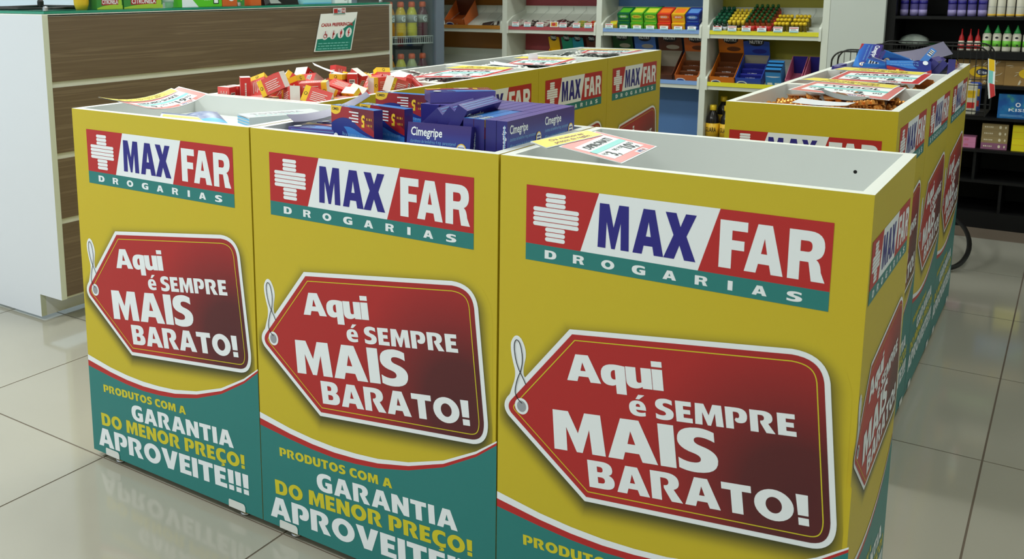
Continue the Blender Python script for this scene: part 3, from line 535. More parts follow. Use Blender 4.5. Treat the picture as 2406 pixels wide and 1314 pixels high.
'nev': [[1.55,1.6457,0.8595,0.0,-0.0,0.063],[1.5089,1.72,0.8595,-0.0,-0.0,-1.407],[1.4106,1.851,0.8595,0.0,0.0,-2.847],[1.516,1.9078,0.8595,-0.0,-0.0,1.68],[1.5521,1.634,0.8685,0.0,-0.0,0.7],[1.5558,1.7526,0.8643,0.144,0.036,1.493],[1.5008,1.8119,0.8595,-0.0,0.0,1.264],[1.5118,1.9216,0.8685,0.0,-0.0,-3.12],[1.4918,1.6423,0.8708,-0.278,-0.124,0.373],[1.4299,1.7312,0.8595,-0.0,0.0,0.574],[1.5844,1.8382,0.8595,0.0,-0.0,2.061],[1.393,1.9262,0.8595,-0.0,-0.0,-0.851],[1.5082,1.6673,0.8802,-0.047,0.302,2.459],[1.596,1.7335,0.8675,0.098,-0.139,2.64],[1.3571,1.8629,0.8666,0.323,-0.0,-1.886],[1.4402,1.9691,0.8595,0.0,-0.0,-0.694],[1.4835,1.6731,0.882,0.186,-0.243,-1.191],[1.4604,1.7334,0.8685,-0.0,0.0,0.38],[1.5276,1.808,0.8726,-0.183,-0.0,1.119],[1.3257,1.8974,0.8647,-0.232,0.0,1.256],[1.4088,1.6143,0.8642,-0.209,-0.0,1.218],[1.5683,1.7027,0.8756,0.28,-0.086,0.269],[1.4365,1.8129,0.8668,-0.278,0.027,-2.312],[1.5928,1.9672,0.8595,0.0,0.0,2.016],[1.4101,1.6166,0.8735,-0.111,0.177,2.224],[1.3371,1.7162,0.8595,0.0,-0.0,-1.601],[1.3269,1.6669,0.8685,-0.0,0.0,1.545],[1.3792,1.9983,0.8769,2.124,-0.0,-2.438],[1.5866,1.6114,0.8748,0.151,0.069,0.274],[1.4062,1.6981,0.8719,-0.086,-0.254,0.712],[1.4966,1.785,0.8785,-0.026,0.181,2.543],[1.5925,1.945,0.8685,0.0,0.0,-1.579],[1.3359,1.6249,0.8595,0.0,0.0,-0.86],[1.4509,1.7527,0.8777,-0.041,-0.1,-0.803],[1.6089,1.8049,0.8685,0.0,-0.0,1.91],[1.6089,1.8678,0.878,1.571,-0.0,2.299],[1.5998,1.5883,0.8595,0.0,0.0,0.116],[1.4528,1.7799,0.8841,0.004,-0.108,-1.227],[1.4995,1.8401,0.8788,-0.025,0.248,1.674],[1.3203,1.9819,0.8656,-0.0,-0.145,-1.398]],
'cim': [[1.4256,2.1705,0.846,-1.571,-0.0,-2.86],[1.4315,2.2772,0.8725,-0.0,-3.142,0.047],[1.5618,2.5027,0.846,1.571,-0.0,-2.412],[1.3645,2.1945,0.868,-1.571,-0.0,-1.547],[1.5756,2.2559,0.846,1.571,0.0,-3.138],[1.3597,2.514,0.8834,1.571,0.614,-1.571],[1.5438,2.1507,0.858,-1.226,-0.0,0.729],[1.3836,2.3741,0.846,-1.571,0.0,-0.954],[1.4068,2.4979,0.899,1.001,-0.242,2.784],[1.3494,2.3567,0.868,-1.571,-0.0,1.505],[1.5098,2.2389,0.8919,0.751,-0.0,-2.851],[1.6337,2.3481,0.8847,0.0,2.952,-1.571],[1.5745,2.1168,0.8678,-1.31,0.188,0.027],[1.5918,2.3611,0.8828,0.625,0.169,1.571],[1.3391,2.4838,0.916,-1.608,0.613,-1.636],[1.3707,2.0919,0.8725,0.0,-0.0,0.073],[1.3013,2.1739,0.8725,-0.0,0.0,1.571],[1.4507,2.4207,0.8944,-0.23,-2.806,0.554],[1.5555,2.443,0.894,0.614,0.0,1.45],[1.5252,2.3734,0.9005,-0.724,2.604,1.221],[1.4163,2.3424,0.8808,-1.522,0.31,0.092],[1.3886,2.1554,0.89,-1.571,0.0,0.284],[1.5644,2.3552,0.8834,0.626,0.177,1.577],[1.4301,2.3327,0.8992,-1.532,0.311,0.062]],
}

# ================================================================== printed cartons
def face_fn(face, d, lift=.00025):
    sx, sy, sz = d[0] / 2, d[1] / 2, d[2] / 2
    return {'-y': lambda u, v: ((u * 2 - 1) * sx, -sy - lift, (v * 2 - 1) * sz),
            '+y': lambda u, v: ((1 - u * 2) * sx, sy + lift, (v * 2 - 1) * sz),
            '+x': lambda u, v: (sx + lift, (u * 2 - 1) * sy, (v * 2 - 1) * sz),
            '-x': lambda u, v: (-sx - lift, (1 - u * 2) * sy, (v * 2 - 1) * sz),
            '+z': lambda u, v: ((u * 2 - 1) * sx, (v * 2 - 1) * sy, sz + lift),
            '-z': lambda u, v: ((u * 2 - 1) * sx, (1 - v * 2) * sy, -sz - lift)}[face]
def carton(name, d, base, prints=(), faces=None):
    """folded carton centred on its origin, with its printed fields"""
    m = MB(); sx, sy, sz = d[0] / 2, d[1] / 2, d[2] / 2
    m.box((-sx, -sy, -sz), (sx, sy, sz), base, faces=faces)
    lv = {}
    for face, shape, mat in prints:
        lv[face] = lv.get(face, 0) + 1
        m.flat(shape, mat, face_fn(face, d, .00012 * lv[face] + .0001))
    return m.mesh(name)
def lines(face, x0, x1, ys, h, mat):
    return [(face, fill(rect(x0, y, x1 - .07 * (k % 2), y + h)), mat) for k, y in enumerate(ys)]
def rotv(shape):  # turn a 0..1 shape a quarter turn
    return [(1 - y, x) for x, y in shape[0]], shape[1]

# --- blue cold-remedy cartons
grad_col('cim_front', 'Z', [(0.0, (44, 110, 196)), (0.35, (38, 70, 160)), (0.8, (52, 40, 120)), (1.0, (58, 42, 112))], rough=.3)
M('cim_purple_sheen', (92, 82, 156), .3); M('cim_end', (44, 40, 118), .32); M('cim_blue', (52, 120, 200), .32); M('cim_deep', (30, 44, 130), .32)  # purple of the carton tops is lightened, their gloss put into the colour
M('cim_lightblue', (120, 175, 225), .4); M('cim_red', (160, 34, 44), .35); M('cim_yellow', (240, 196, 50), .4); M('cim_wine', (110, 26, 44), .35)
CD = (.137, .022, .075)
def cim(kind):
    P = []
    P += [('-y', fill([(0, 0), (.3, 0), (.16, .10, 0, .12)]), 'cim_red')]
    P += [('-y', fill([(.3, 0), (1, 0), (1, .35), (.7, .10, .3, 0)]), 'cim_blue')]
    P += [('-y', fit_text('Cimegripe', .06, .68, .56, .21, .02), 'print_white')]
    P += [('-y', fit_text('cloridrato de fenilefrina 4 mg  paracetamol', .06, .50, .78, .085), 'cim_lightblue'), ('-y', fit_text('400 mg  maleato de clorfeniramina', .06, .34, .70, .085), 'cim_lightblue')]
    P += [('-y', fill(ell(.87, .42, .075, .15)), 'cim_yellow'), ('-y', fill(ell(.87, .42, .062, .125)), 'print_white'), ('-y', fill(rect(.82, .36, .92, .40)), 'cim_end'), ('-y', fill(rect(.82, .44, .92, .48)), 'cim_end')]
    fl_ = lambda sh: ([(1 - x, 1 - y) for x, y in sh[0]], sh[1])
    P += [('+y', fl_(fill([(0, .42), (0, 1), (1, 1), (1, .30), (.72, .42, .55, .62), (.30, .84, 0, .52)])), 'cim_red'), ('+y', fl_(fill([(.42, 1), (1, 1), (1, .46), (.8, .66, .42, 1)])), 'cim_wine')]
    P += [('+y', fl_(fill([(.38, .0), (1, 0), (1, .26), (.75, .30, .55, .44), (.42, .5, .30, .46), (.45, .3, .38, .0)])), 'cim_blue')]
    P += [('+y', fl_(fill([(0, 1), (0, .82), (.1, .70, .22, .84), (.26, 1)])), 'cim_yellow'), ('+y', fl_(fit_text('CIMED', .03, .88, .19, .07, .03)), 'print_black')]
    P += [('+y', fit_text('5', .20, .17, .28, .30, .04), 'cim_yellow'), ('+y', micro(.04, .38, .17, .06, 7), 'cim_yellow'), ('+y', micro(.04, .22, .17, .06, 8), 'cim_yellow')]
    P += lines('+y', .34, .56, (.10, .18, .26, .34), .035, 'print_white')
    P += [('+y', fill(ell(.88, .86, .06, .12)), 'print_white'), ('+y', fit_text('cloridrato de fenilefrina 4 mg', .08, .70, .72, .09), 'cim_lightblue'), ('+y', fit_text('maleato  paracetamol 400 mg', .08, .85, .72, .09), 'cim_lightblue')]
    for f in ('-x', '+x') if kind == 'ends' else ():
        P += [(f, rotv(fit_text('Cimegripe', .16, .18, .88, .32, .02)), 'print_white'), (f, fill(rect(.72, .1, .78, .9)), 'cim_lightblue')]
    P += lines('+z', .05, .95, (.25, .5, .75), .06, 'cim_lightblue') if kind == 'lines' else []
    P += [('-z', fill(rect(.06, .2, .3, .8)), 'print_white'), ('-z', fill(rect(.09, .2, .12, .8)), 'print_black'), ('-z', fill(rect(.15, .2, .18, .8)), 'print_black'), ('-z', fill(rect(.22, .2, .26, .8)), 'print_black')]
    return carton('medicine_box', CD, 'cim_deep', P, {'-y': 'cim_front', '+y': 'cim_deep', '+z': 'cim_purple_sheen', '-z': 'cim_blue', '+x': 'cim_end', '-x': 'cim_end'})
CIM = cim('plain'); CIML = cim('lines'); CIME = cim('ends')
def put(name, me, label, cat, loc, rot=(0, 0, 0), group=None):
    return tag(obj(name, me, loc=loc, rot=rot), label, cat, group)
GB = 'cold remedy boxes in the middle front bin'; ZB = .873; hz = ZB + .0375
ORD = ['first', 'second', 'third', 'fourth', 'fifth', 'sixth', 'seventh', 'eighth', 'ninth', 'tenth', 'eleventh', 'twelfth']
for k in range(12):
    lab = 'blue Cimegripe box facing right at the back corner beside the empty bin' if k == 0 else 'purple-topped Cimegripe box, %s from the right in the tight back row' % ORD[k]
    put('medicine_box', CIM, lab, 'box', (1.1535 - .0236 * k, .2710 + .0016 * ((k * 7) % 5 - 2), hz), (0, 0, PI / 2), GB)
for k, lab in enumerate(('blue Cimegripe box facing right, nearer of the two beside the empty bin', 'purple-topped Cimegripe box second from the right in the nearer row', 'Cimegripe box with light blue top and barcode, third from the right in the nearer row', 'Cimegripe box with light blue top and barcode, left end of the nearer row')):
    put('medicine_box', CIME if k == 0 else CIM, lab, 'box', (1.1535 - .0236 * k, .1310 + .0012 * (k % 2), hz), (0, 0, PI / 2) if k < 2 else (PI, 0, PI / 2), GB)
put('medicine_box', CIM, 'purple box lying flat underneath the three leaning Cimegripe boxes', 'box', (.995, .135, ZB + .0113), (PI / 2, 0, .04), GB)
for x, y, a, lab in ((.978, .152, .86, 'leftmost of the three leaning Cimegripe boxes'), (1.014, .146, .72, 'middle one of the three leaning Cimegripe boxes'), (1.044, .140, .52, 'rightmost of the three leaning Cimegripe boxes')):
    h = .0375 * math.cos(a) + .011 * math.sin(a)
    o = put('medicine_box', CIML, lab, 'box', (x, y, ZB + .0235 + h), group=GB)
    o.rotation_euler = (Matrix.Rotation(a, 3, 'Y') @ Matrix.Rotation(PI / 2 + .05, 3, 'Z')).to_euler()
# boxes of the lower layer that carry the ones on view
ZL = .7975; LOW = 'Cimegripe box in the covered lower layer of the middle front bin'
for k in range(12): put('medicine_box', CIM, LOW, 'box', (1.1535 - .0236 * k, .2710, ZL + .0376), (0, 0, PI / 2), GB)
for k in range(4): put('medicine_box', CIM, LOW, 'box', (1.1535 - .0236 * k, .1315, ZL + .0376), (0, 0, PI / 2), GB)
for x, y, rz, n in ((.995, .135, .04, 3), (.700, .115, .10, 3), (.705, .205, .04, 3), (.900, .180, .30, 3), (1.030, .056, .02, 2)):
    for k in range(n): put('medicine_box', CIM, LOW, 'box', (x, y, ZL + .0115 + (.0226 if n == 3 else .036) * k), (PI / 2, 0, rz), GB)
for x, y, rz in ((.812, .078, -.24), (.848, .128, -.22), (.742, .338, .02)): put('medicine_box', CIM, LOW, 'box', (x, y, ZL + .0376), (0, 0, rz), GB)
a = .16
put('medicine_box', CIME, 'Cimegripe box tilted back at the front rim, its name facing the viewer', 'box', (1.030, .052, ZL + .0600 + .0375 * math.cos(a) + .011 * math.sin(a)), (-a, 0, .03), GB)
for (x, y, rz, lab) in ((.812, .078, -.24, 'blue and red box upside down, nearest in the left of the middle front bin'), (.848, .128, -.22, 'blue and red box upside down, just behind another like it'), (.742, .338, .02, 'blue and red box upside down at the back of the middle front bin')):
    o = put('medicine_box', CIM, lab, 'box', (x, y, hz + .0005), group=GB)
    o.rotation_euler = (Matrix.Rotation(rz, 3, 'Z') @ Matrix.Rotation(PI, 3, 'X')).to_euler()
put('medicine_box', CIM, 'purple box lying flat on top of the back row of Cimegripe boxes', 'box', (.925, .285, ZB + .075 + .0118), (PI / 2, 0, .75), GB)
put('medicine_box', CIML, 'purple box with lines of print lying low in the left of the middle front bin', 'box', (.700, .115, ZB + .012), (PI / 2 - .02, 0, .10), GB)
put('medicine_box', CIML, 'purple box lying beneath the printed one at the left of the middle front bin', 'box', (.705, .200, ZB + .012), (PI / 2, 0, .04), GB)
put('medicine_box', CIM, 'purple box lying flat in the middle of the front bin behind the leaning boxes', 'box', (.900, .175, ZB + .012), (PI / 2, 0, .30), GB)

# --- heaped cartons and blister packs
M('pk_red', (206, 48, 46), .38); M('pk_rose', (214, 80, 76), .38); M('pk_white', (226, 222, 216), .45); M('pk_yellow', (236, 190, 40), .4)
RD = (.074, .044, .027)
def red_box():
    P = [('+z', fill(rect(0, 0, .2, 1)), 'pk_yellow'), ('-z', fill(rect(0, 0, .2, 1)), 'pk_yellow'), ('-y', fill(rect(0, 0, .2, 1)), 'pk_yellow'), ('+y', fill(rect(.8, 0, 1, 1)), 'pk_yellow')]
    for f in ('+z', '-z'):
        P += lines(f, .30, .85, (.68, .56, .44, .32, .2), .04, 'pk_white')
        P += [(f, fill(ell(.1, .5, .06, .1, 12)), 'print_black'), (f, fill(ell(.1, .5, .04, .07, 12)), 'pk_yellow')]
    P += [('-y', micro(.28, .42, .8, .16, 3), 'pk_white'), ('+y', fill(rect(.2, .2, .45, .8)), 'pk_white'), ('+y', fill(rect(.24, .25, .28, .75)), 'print_black'), ('+y', fill(rect(.32, .25, .35, .75)), 'print_black'), ('+y', fill(rect(.39, .25, .42, .75)), 'print_black')]
    return carton('medicine_box', RD, 'pk_red', P, {'+x': 'pk_white', '-x': 'pk_white', '+z': 'pk_rose', '-z': 'pk_rose'})
RED = red_box()
ORDN = ORD + ['thirteenth', 'fourteenth', 'fifteenth', 'sixteenth', 'seventeenth', 'eighteenth', 'nineteenth', 'twentieth', 'twenty-first', 'twenty-second', 'twenty-third', 'twenty-fourth', 'twenty-fifth', 'twenty-sixth', 'twenty-seventh', 'twenty-eighth', 'twenty-ninth', 'thirtieth']
def heap(rows, me, zcut, axis, on_top, under, group):
    top = sorted((p for p in rows if p[2] > zcut), key=lambda p: p[axis])[:30]
    for p in rows:
        put('medicine_box', me, on_top % ORDN[top.index(p)] if p in top else under, 'box', p[:3], p[3:], group)
heap([p for p in HEAPS['red'] if not (p[1] > .80 and p[2] > .905)], RED, .894, 1, 'red and yellow box atop the heap behind the left bin, %s from left', 'small red and yellow box half buried in the heap behind the left bin', 'heap of small red boxes')
heap(HEAPS['cim'], CIM, .885, 0, 'purple box atop the heap in the rear right bin, %s from left', 'purple box half buried in the heap of the rear right bin', 'heap of purple boxes in the rear right bin')
M('foil_gold', (196, 128, 62), .3, metal=.75); M('pill_gold', (222, 150, 70), .22, metal=.55); M('foil_silver', (150, 158, 158), .35, metal=.6); M('pill_white', (226, 226, 220), .4)
M('foil_wine', (120, 40, 52), .35, metal=.3); M('pill_wine', (160, 66, 80), .3)
def blister(dx, dy, nx, ny, foil, pill, t=.007):
    m = MB(); m.box((-dx / 2, -dy / 2, -t / 2), (dx / 2, dy / 2, -t / 2 + .0012), foil)
    px, py = dx / nx, dy / ny
    for i in range(nx):
        for j in range(ny):
            cx, cy = -dx / 2 + (i + .5) * px, -dy / 2 + (j + .5) * py; z = -t / 2 + .0012
            rx, ry = px * .40, py * .36; ring = [(1, 0), (.9, .55), (.45, .92)]
            o = len(m.v); n = 8; k = m.mi(pill)
            for s, hh in ring:
                for q in range(n):
                    a = 2 * PI * q / n; m.v.append((cx + rx * s * math.cos(a), cy + ry * s * math.sin(a), z + hh * (t - .0012)))
            for r_ in range(2):
                for q in range(n): m.f.append((o + r_ * n + q, o + r_ * n + (q + 1) % n, o + (r_ + 1) * n + (q + 1) % n, o + (r_ + 1) * n + q)); m.m.append(k)
            m.f.append(tuple(o + 2 * n + q for q in range(n))); m.m.append(k)
    return m.mesh('blister_pack')
BG = blister(.085, .046, 5, 2, 'foil_gold', 'pill_gold', .012); BS = blister(.095, .045, 5, 2, 'foil_silver', 'pill_white'); BR = blister(.088, .040, 5, 2, 'foil_wine', 'pill_white')
for key, me, lab, grp, dz in (('tyl', BG, 'gold blister pack in the bin of the TYLIDOL card', 'gold blister packs under the first card', .002), ('nev', BG, 'gold blister pack in the bin of the NEVRALGEX card', 'gold blister packs under the second card', .0),
                              ('sil', BS, 'silver blister pack with white tablets in the third bin of the left row', 'silver blister packs in the third left bin', .012), ('lst', BS, 'silver blister pack in the last bin of the left row', 'silver blister packs in the last left bin', .008),
                              ('sal', BR, 'dark red blister pack with white tablets under the SALICETIL card', 'dark red blister packs', .012)):
    for p in HEAPS[key]:
        put('blister_pack', me, lab, 'blister pack', (p[0], p[1], p[2] + dz), p[3:], grp)

# ================================================================== price cards
M('card_red', (204, 62, 64), .35); M('card_rose', (222, 128, 124), .35); M('card_yellow', (236, 218, 88), .4); M('card_teal', (126, 204, 200), .4); M('card_ink', (40, 44, 50), .5); M('card_brown', (170, 110, 60), .5)
def price_card(label, title, prices, UL, UR, LR, LL, red='card_red', bend=0.0, sag=0.0):
    UL, UR, LR, LL = (Vector(p) for p in (UL, UR, LR, LL))
    nrm = (UR - UL).cross(LL - UL).normalized()
    if nrm.z < 0: nrm = -nrm
    base = (UL + UR + LR + LL) / 4
    t = thing('price_card', label, 'price card', base, group='price cards in the bins')
    def S(lift):
        def f(u, v):
            p = (UL * (1 - u) + UR * u) * v + (LL * (1 - u) + LR * u) * (1 - v)
            return tuple(p + nrm * (lift * .0003 + bend * ((u - .5) ** 2) + sag * (v - .5) ** 2) - base)
        return f
    def sub(shape_pts, n=10):  # long fields follow the curl of the card
        return shape_pts
    def grid(u0, v0, u1, v1, sk=0.0, n=8):
        vs = [(u0 + (u1 - u0) * i / n + sk * j / 4, v0 + (v1 - v0) * j / 4) for j in range(5) for i in range(n + 1)]
        return vs, [(j * (n + 1) + i, j * (n + 1) + i + 1, (j + 1) * (n + 1) + i + 1, (j + 1) * (n + 1) + i) for j in range(4) for i in range(n)]
    def quad(a, b, c, d, n=8):
        vs = []
        for j in range(3):
            for i in range(n + 1):
                u, v = i / n, j / 2
                vs.append(tuple((a[k] * (1 - u) + b[k] * u) * (1 - v) + (d[k] * (1 - u) + c[k] * u) * v for k in (0, 1)))
        return vs, [(j * (n + 1) + i, j * (n + 1) + i + 1, (j + 1) * (n + 1) + i + 1, (j + 1) * (n + 1) + i) for j in range(2) for i in range(n)]
    m = MB(); m.flat(grid(0, 0, 1, 1), 'paper_white', S(0)); m.flat(grid(0, 0, 1, 1), 'paper_white', S(-3)); m.build('sheet', t)
    m = MB(); m.flat(grid(.018, .025, .982, .975), red, S(1)); m.build('red_field', t)
    m = MB(); m.flat(grid(.09, .16, .90, .80), 'paper_white', S(2)); m.flat(grid(.09, .44, .90, .55), 'card_teal', S(3)); m.build('label_field', t)
    m = MB(); B = ((-.20, 1.07), (.90, .80), (.92, 1.10), (-.12, 1.40))
    m.flat(quad(*B), 'paper_white', S(4)); B2 = ((-.185, 1.085), (.885, .825), (.905, 1.085), (-.105, 1.385)); m.flat(quad(*B2), 'card_yellow', S(5)); m.flat(quad(*B), 'paper_white', S(-2)); m.build('banner', t)
    l = MB(); l2 = MB(); l3 = MB()
    def bn(u, v): return tuple((B2[0][k] * (1 - u) + B2[1][k] * u) * (1 - v) + (B2[3][k] * (1 - u) + B2[2][k] * u) * v for k in (0, 1))
    for s, u0, u1, v0, hh in (('Os menores', .22, .82, .54, .26), ('preços da região.', .22, .86, .16, .26)):
        v, f = fit_text(s, u0, v0, u1, hh, .015); l.flat(([bn(*q) for q in v], f), 'cim_wine', S(6))
    l2.flat(fit_text(title, .18, .60, .80, .13, .02) if title else micro(.22, .62, .76, .07, 5), 'card_ink', S(4))
    for (r1, big, cents), u in zip(prices, (.13, .52)):
        l3.flat(fit_text('R$', u, .32, u + .07, .07), 'card_ink', S(4))
        l3.flat(fit_text(big + ',', u + .09, .20, u + .09 + .085 * len(big) + .03, .19, .02), 'card_ink', S(4)); l3.flat(fit_text(cents, u + .26, .30, u + .35, .09), 'card_ink', S(4))
    l.build('banner_lettering', t); l2.build('title_lettering', t); l3.build('price_lettering', t)
    m = MB(); m.flat(grid(.56, .03, .80, .12), 'print_white', S(2)); m.flat(fit_text('MAX', .60, .045, .68, .06, .02), 'print_navy', S(3)); m.flat(fit_text('FAR', .69, .045, .77, .06, .02), 'print_red', S(3)); m.build('logo', t)
    return t
price_card('DIPIRONATI price card resting on the rim of the empty front bin', 'DIPIRONATI', (('R$', '3', '99'), ('R$', '10', '00')), (1.2559, .0815, .909), (1.2726, .1975, .9233), (1.3964, .1823, .9079), (1.3796, .0662, .8940), 'card_rose')
price_card('REDUBIO SHAKE price card with curled corner on the left front bin', 'REDUBIO SHAKE', (('R$', '9', '90'), ('R$', '19', '90')), (.1062, .0543, .9035), (.1252, .2297, .9248), (.2417, .2185, .9144), (.2227, .0431, .8960), 'card_rose', bend=.06)
price_card('TYLIDOL price card on gold blister packs in the right row', 'TYLIDOL', (('R$', '2', '99'), ('R$', '8', '00')), (1.3507, 1.5750, .9040), (1.6016, 1.5350, .9030), (1.6045, 1.2300, .8980), (1.3336, 1.3400, .9000), 'card_rose')
price_card('NEVRALGEX price card in the middle bin of the right row', 'NEVRALGEX', (('R$', '2', '99'), ('R$', '8', '00')), (1.3660, 1.9679, .9065), (1.6180, 1.9519, .9095), (1.6130, 1.6900, .8990), (1.3528, 1.7300, .8960))
price_card('SALICETIL price card in the second bin of the left row', 'SALICETIL', (('R$', '1', '99'), ('R$', '5', '00')), (.1779, 1.4337, .8990), (.4100, 1.4720, .9080), (.4120, 1.2450, .8960), (.1980, 1.1300, .8930))
price_card('price card lying under the white slip in the third bin of the left row', '', (('R$', '2', '99'), ('R$', '8', '00')), (.1937, 1.9122, .9050), (.4150, 1.9500, .9110), (.4150, 1.7400, .9000), (.2288, 1.7100, .8990))
price_card('DIPIRONATI price card in the last bin of the left row', 'DIPIRONATI', (('R$', '3', '99'), ('R$', '10', '00')), (.1672, 2.5650, .9010), (.4150, 2.6372, .9060), (.4180, 2.4469, .9030), (.2211, 2.3685, .9010))
# white leaflets and slips
def sheet(name, label, cat, rows, mat, th=.0006, mat2=None):
    n = len(rows[0]); k = len(rows); base = Vector(rows[0][0])
    m = MB(); P = [Vector(p) - base for r_ in rows for p in r_]
    F = [(j * n + i, j * n + i + 1, (j + 1) * n + i + 1, (j + 1) * n + i) for j in range(k - 1) for i in range(n - 1)]
    m.add([tuple(p) for p in P], F, mat); m.add([tuple(p + Vector((0, 0, -th))) for p in P], [tuple(reversed(f)) for f in F], mat2 or mat)
    o = m.build(name, loc=tuple(base), smooth=True); return tag(o, label, cat)
def curl(a, b, c, d, bow, n=9):  # two edges a-b and d-c joined by a bowed sheet
    a, b, c, d = map(Vector, (a, b, c, d)); out = []
    for j in range(4):
        v = j / 3; row = []
        for i in range(n):
            u = i / (n - 1); p = (a * (1 - u) + b * u) * (1 - v) + (d * (1 - u) + c * u) * v; row.append(tuple(p + Vector((0, 0, bow * (2 * u - 1) ** 2 - bow))))
        out.append(row)
    return out
M('card_back', (96, 90, 122), .3); M('film', (150, 146, 170), .25, alpha=.6); M('leaf_white', (220, 222, 228), .5); M('foil_strip', (160, 162, 166), .3, metal=.6)
sheet('folded_card', 'curled card seen from its violet back beside the Cimegripe boxes', 'card', curl((.600, .105, .916), (.690, .270, .955), (.720, .245, .950), (.640, .085, .905), .014), 'card_back')
sheet('price_card', 'price card bowed over the heap of red boxes, seen edge-on', 'price card', curl((.075, .800, .960), (.250, 1.010, .928), (.360, .930, .926), (.170, .700, .962), .028), 'paper_white', mat2='card_red')
sheet('clear_card', 'clear plastic card sleeve standing in the heap of purple boxes', 'card', curl((1.395, 2.470, .940), (1.580, 2.500, .983), (1.615, 2.490, .940), (1.440, 2.440, .918), .012), 'film')
sheet('paper_slip', 'white paper slip standing on the silver blister packs', 'paper', [[(.235, 1.885, .928), (.262, 1.910, .928)], [(.240, 1.878, .885), (.268, 1.905, .885)]], 'leaf_white')
sheet('leaflet', 'folded white leaflet lying at the front rim of the TYLIDOL bin', 'paper', curl((1.423, 1.004, .9045), (1.548, 1.003, .9045), (1.553, 1.085, .9040), (1.420, 1.118, .9040), .003), 'leaf_white')
sheet('foil_strip', 'crumpled silver foil strip lying across the TYLIDOL card', 'foil', curl((1.470, 1.158, .911), (1.566, 1.122, .909), (1.572, 1.160, .912), (1.438, 1.226, .922), .008), 'foil_strip')
for k, (x, y, a) in enumerate(((.270, 1.655, .5), (.265, 1.690, .7))):
    c, s = math.cos(a) * .06, math.sin(a) * .06
    sheet('leaflet', ['white folded leaflet on the silver blister packs, nearer one', 'white folded leaflet on the silver blister packs, farther one'][k], 'paper', curl((x - c, y - s, .905), (x + c, y + s, .897), (x + c - .02, y + s + .03, .897), (x - c - .02, y - s + .03, .912), .003), 'leaf_white')

# --- left front bin: powder boxes and pouches
M('toth_white', (196, 203, 207), .4); M('toth_blue', (110, 186, 226), .4); M('toth_green', (196, 216, 200), .45)
TD = (.185, .080, .021)
TP = [('+z', fit_text('TOTHEMA', .12, .45, .80, .30, .02), 'hole_gray'), ('+z', micro(.12, .22, .7, .07), 'card_teal'), ('-x', fill(rect(0, 0, 1, .16)), 'toth_blue'), ('-x', fill(rect(0, .32, 1, .48)), 'toth_blue'), ('-x', fill(rect(0, .64, 1, .80)), 'toth_blue'),
      ('-x', fill([(.04, .78), (.5, 1.0, .96, .80), (.5, .92, .04, .78)]), 'hole_dark'), ('-y', fill(rect(.55, 0, .9, 1)), 'toth_green')]
TOT = carton('ampoule_box', TD, 'toth_white', TP)
ZA = .852
put('ampoule_box', TOT, 'white ampoule box with light blue end, lower one in the left front bin', 'box', (.487, .178, ZA + .0107), (0, 0, 1.31), 'white ampoule boxes')
put('ampoule_box', TOT, 'white ampoule box with light blue end, resting across another', 'box', (.462, .238, ZA + .0322), (0, 0, 1.12), 'white ampoule boxes')
M('shake_white', (196, 200, 208), .4); M('shake_blue', (60, 90, 150), .4); M('shake_yellow', (214, 206, 60), .4); M('pouch_haze', (140, 152, 190), .4)
noise_col('pouch_print', [(.35, (120, 132, 178)), (.65, (164, 172, 200))], nscale=60, detail=3, rough=.35)
put('powder_box', carton('powder_box', (.10, .07, .03), 'shake_white', [('+z', fill(rect(.05, .55, .95, .8)), 'shake_yellow'), ('+z', fill(ell(.6, .25, .14, .2)), 'shake_blue'), ('+z', fill(ell(.6, .25, .08, .12)), 'shake_white'), ('+z', fill(rect(0, .92, 1, 1)), 'shake_blue')]),
    'white box with yellow bar under the REDUBIO SHAKE card', 'box', (.292, .085, ZA + .020), (.14, .12, .75))
def pouch(dx, dy, h, mat, band=None):
    m = MB(); n, k = 12, 8
    for s in (1, -1):
        vs, fs = [], []
        for j in range(k + 1):
            for i in range(n + 1):
                u, v = i / n, j / k; b = (max(0, math.sin(PI * u)) ** .5) * (max(0, math.sin(PI * v)) ** .6)
                vs.append(((u - .5) * dx, (v - .5) * dy, s * h * b))
        mats = {}
        for j in range(k):
            for i in range(n):
                q = (j * (n + 1) + i, j * (n + 1) + i + 1, (j + 1) * (n + 1) + i + 1, (j + 1) * (n + 1) + i)
                mats.setdefault(band if (band and n * .74 < i < n * .88) else mat, []).append(q if s > 0 else tuple(reversed(q)))
        o = len(m.v); m.v += vs
        for mm, ff in mats.items():
            for f in ff: m.f.append(tuple(i + o for i in f)); m.m.append(m.mi(mm))
    return m.mesh('pouch', True)
put('powder_pouch', pouch(.13, .085, .016, 'pouch_print', 'toth_blue'), 'speckled blue powder pouch with light blue band in the left front bin', 'pouch', (.300, .150, ZA + .024), (.05, .12, -.55))

# ================================================================== wall shelves
M('bay_brown', (150, 95, 30), .5); M('bay_red', (150, 60, 66), .5); M('bay_blue', (86, 128, 186), .5); M('bay_olive', (160, 152, 40), .5)
M('lip_brown', (176, 118, 40), .45); M('lip_red', (168, 70, 78), .45); M('lip_blue', (120, 154, 206), .45); M('lip_yellow', (216, 210, 44), .45)
noise_col('shelf_white', [(.3, (206, 211, 200)), (.7, (212, 216, 206))], nscale=2, rough=.4)
M('wire_grey', (176, 182, 176), .4)
YS = 3.9; PX = .6315; DV = [-1.6385, -1.007, -.3705, .262, .8900]
sh = thing('wall_shelf_unit', 'white wall shelf unit with brown, red, blue and yellow bays of tilted trays', 'shelf unit', (-.37, YS, 0))
def part(name, mb, parent=sh, base=(-.37, YS, 0)):
    mb.v = [(x - base[0], y - base[1], z - base[2]) for x, y, z in mb.v]; return mb.build(name, parent)
for x in DV:
    m = MB(); m.box((x - .0165, YS, 0), (x + .0165, 4.17, 2.3), 'shelf_white'); part('divider', m)
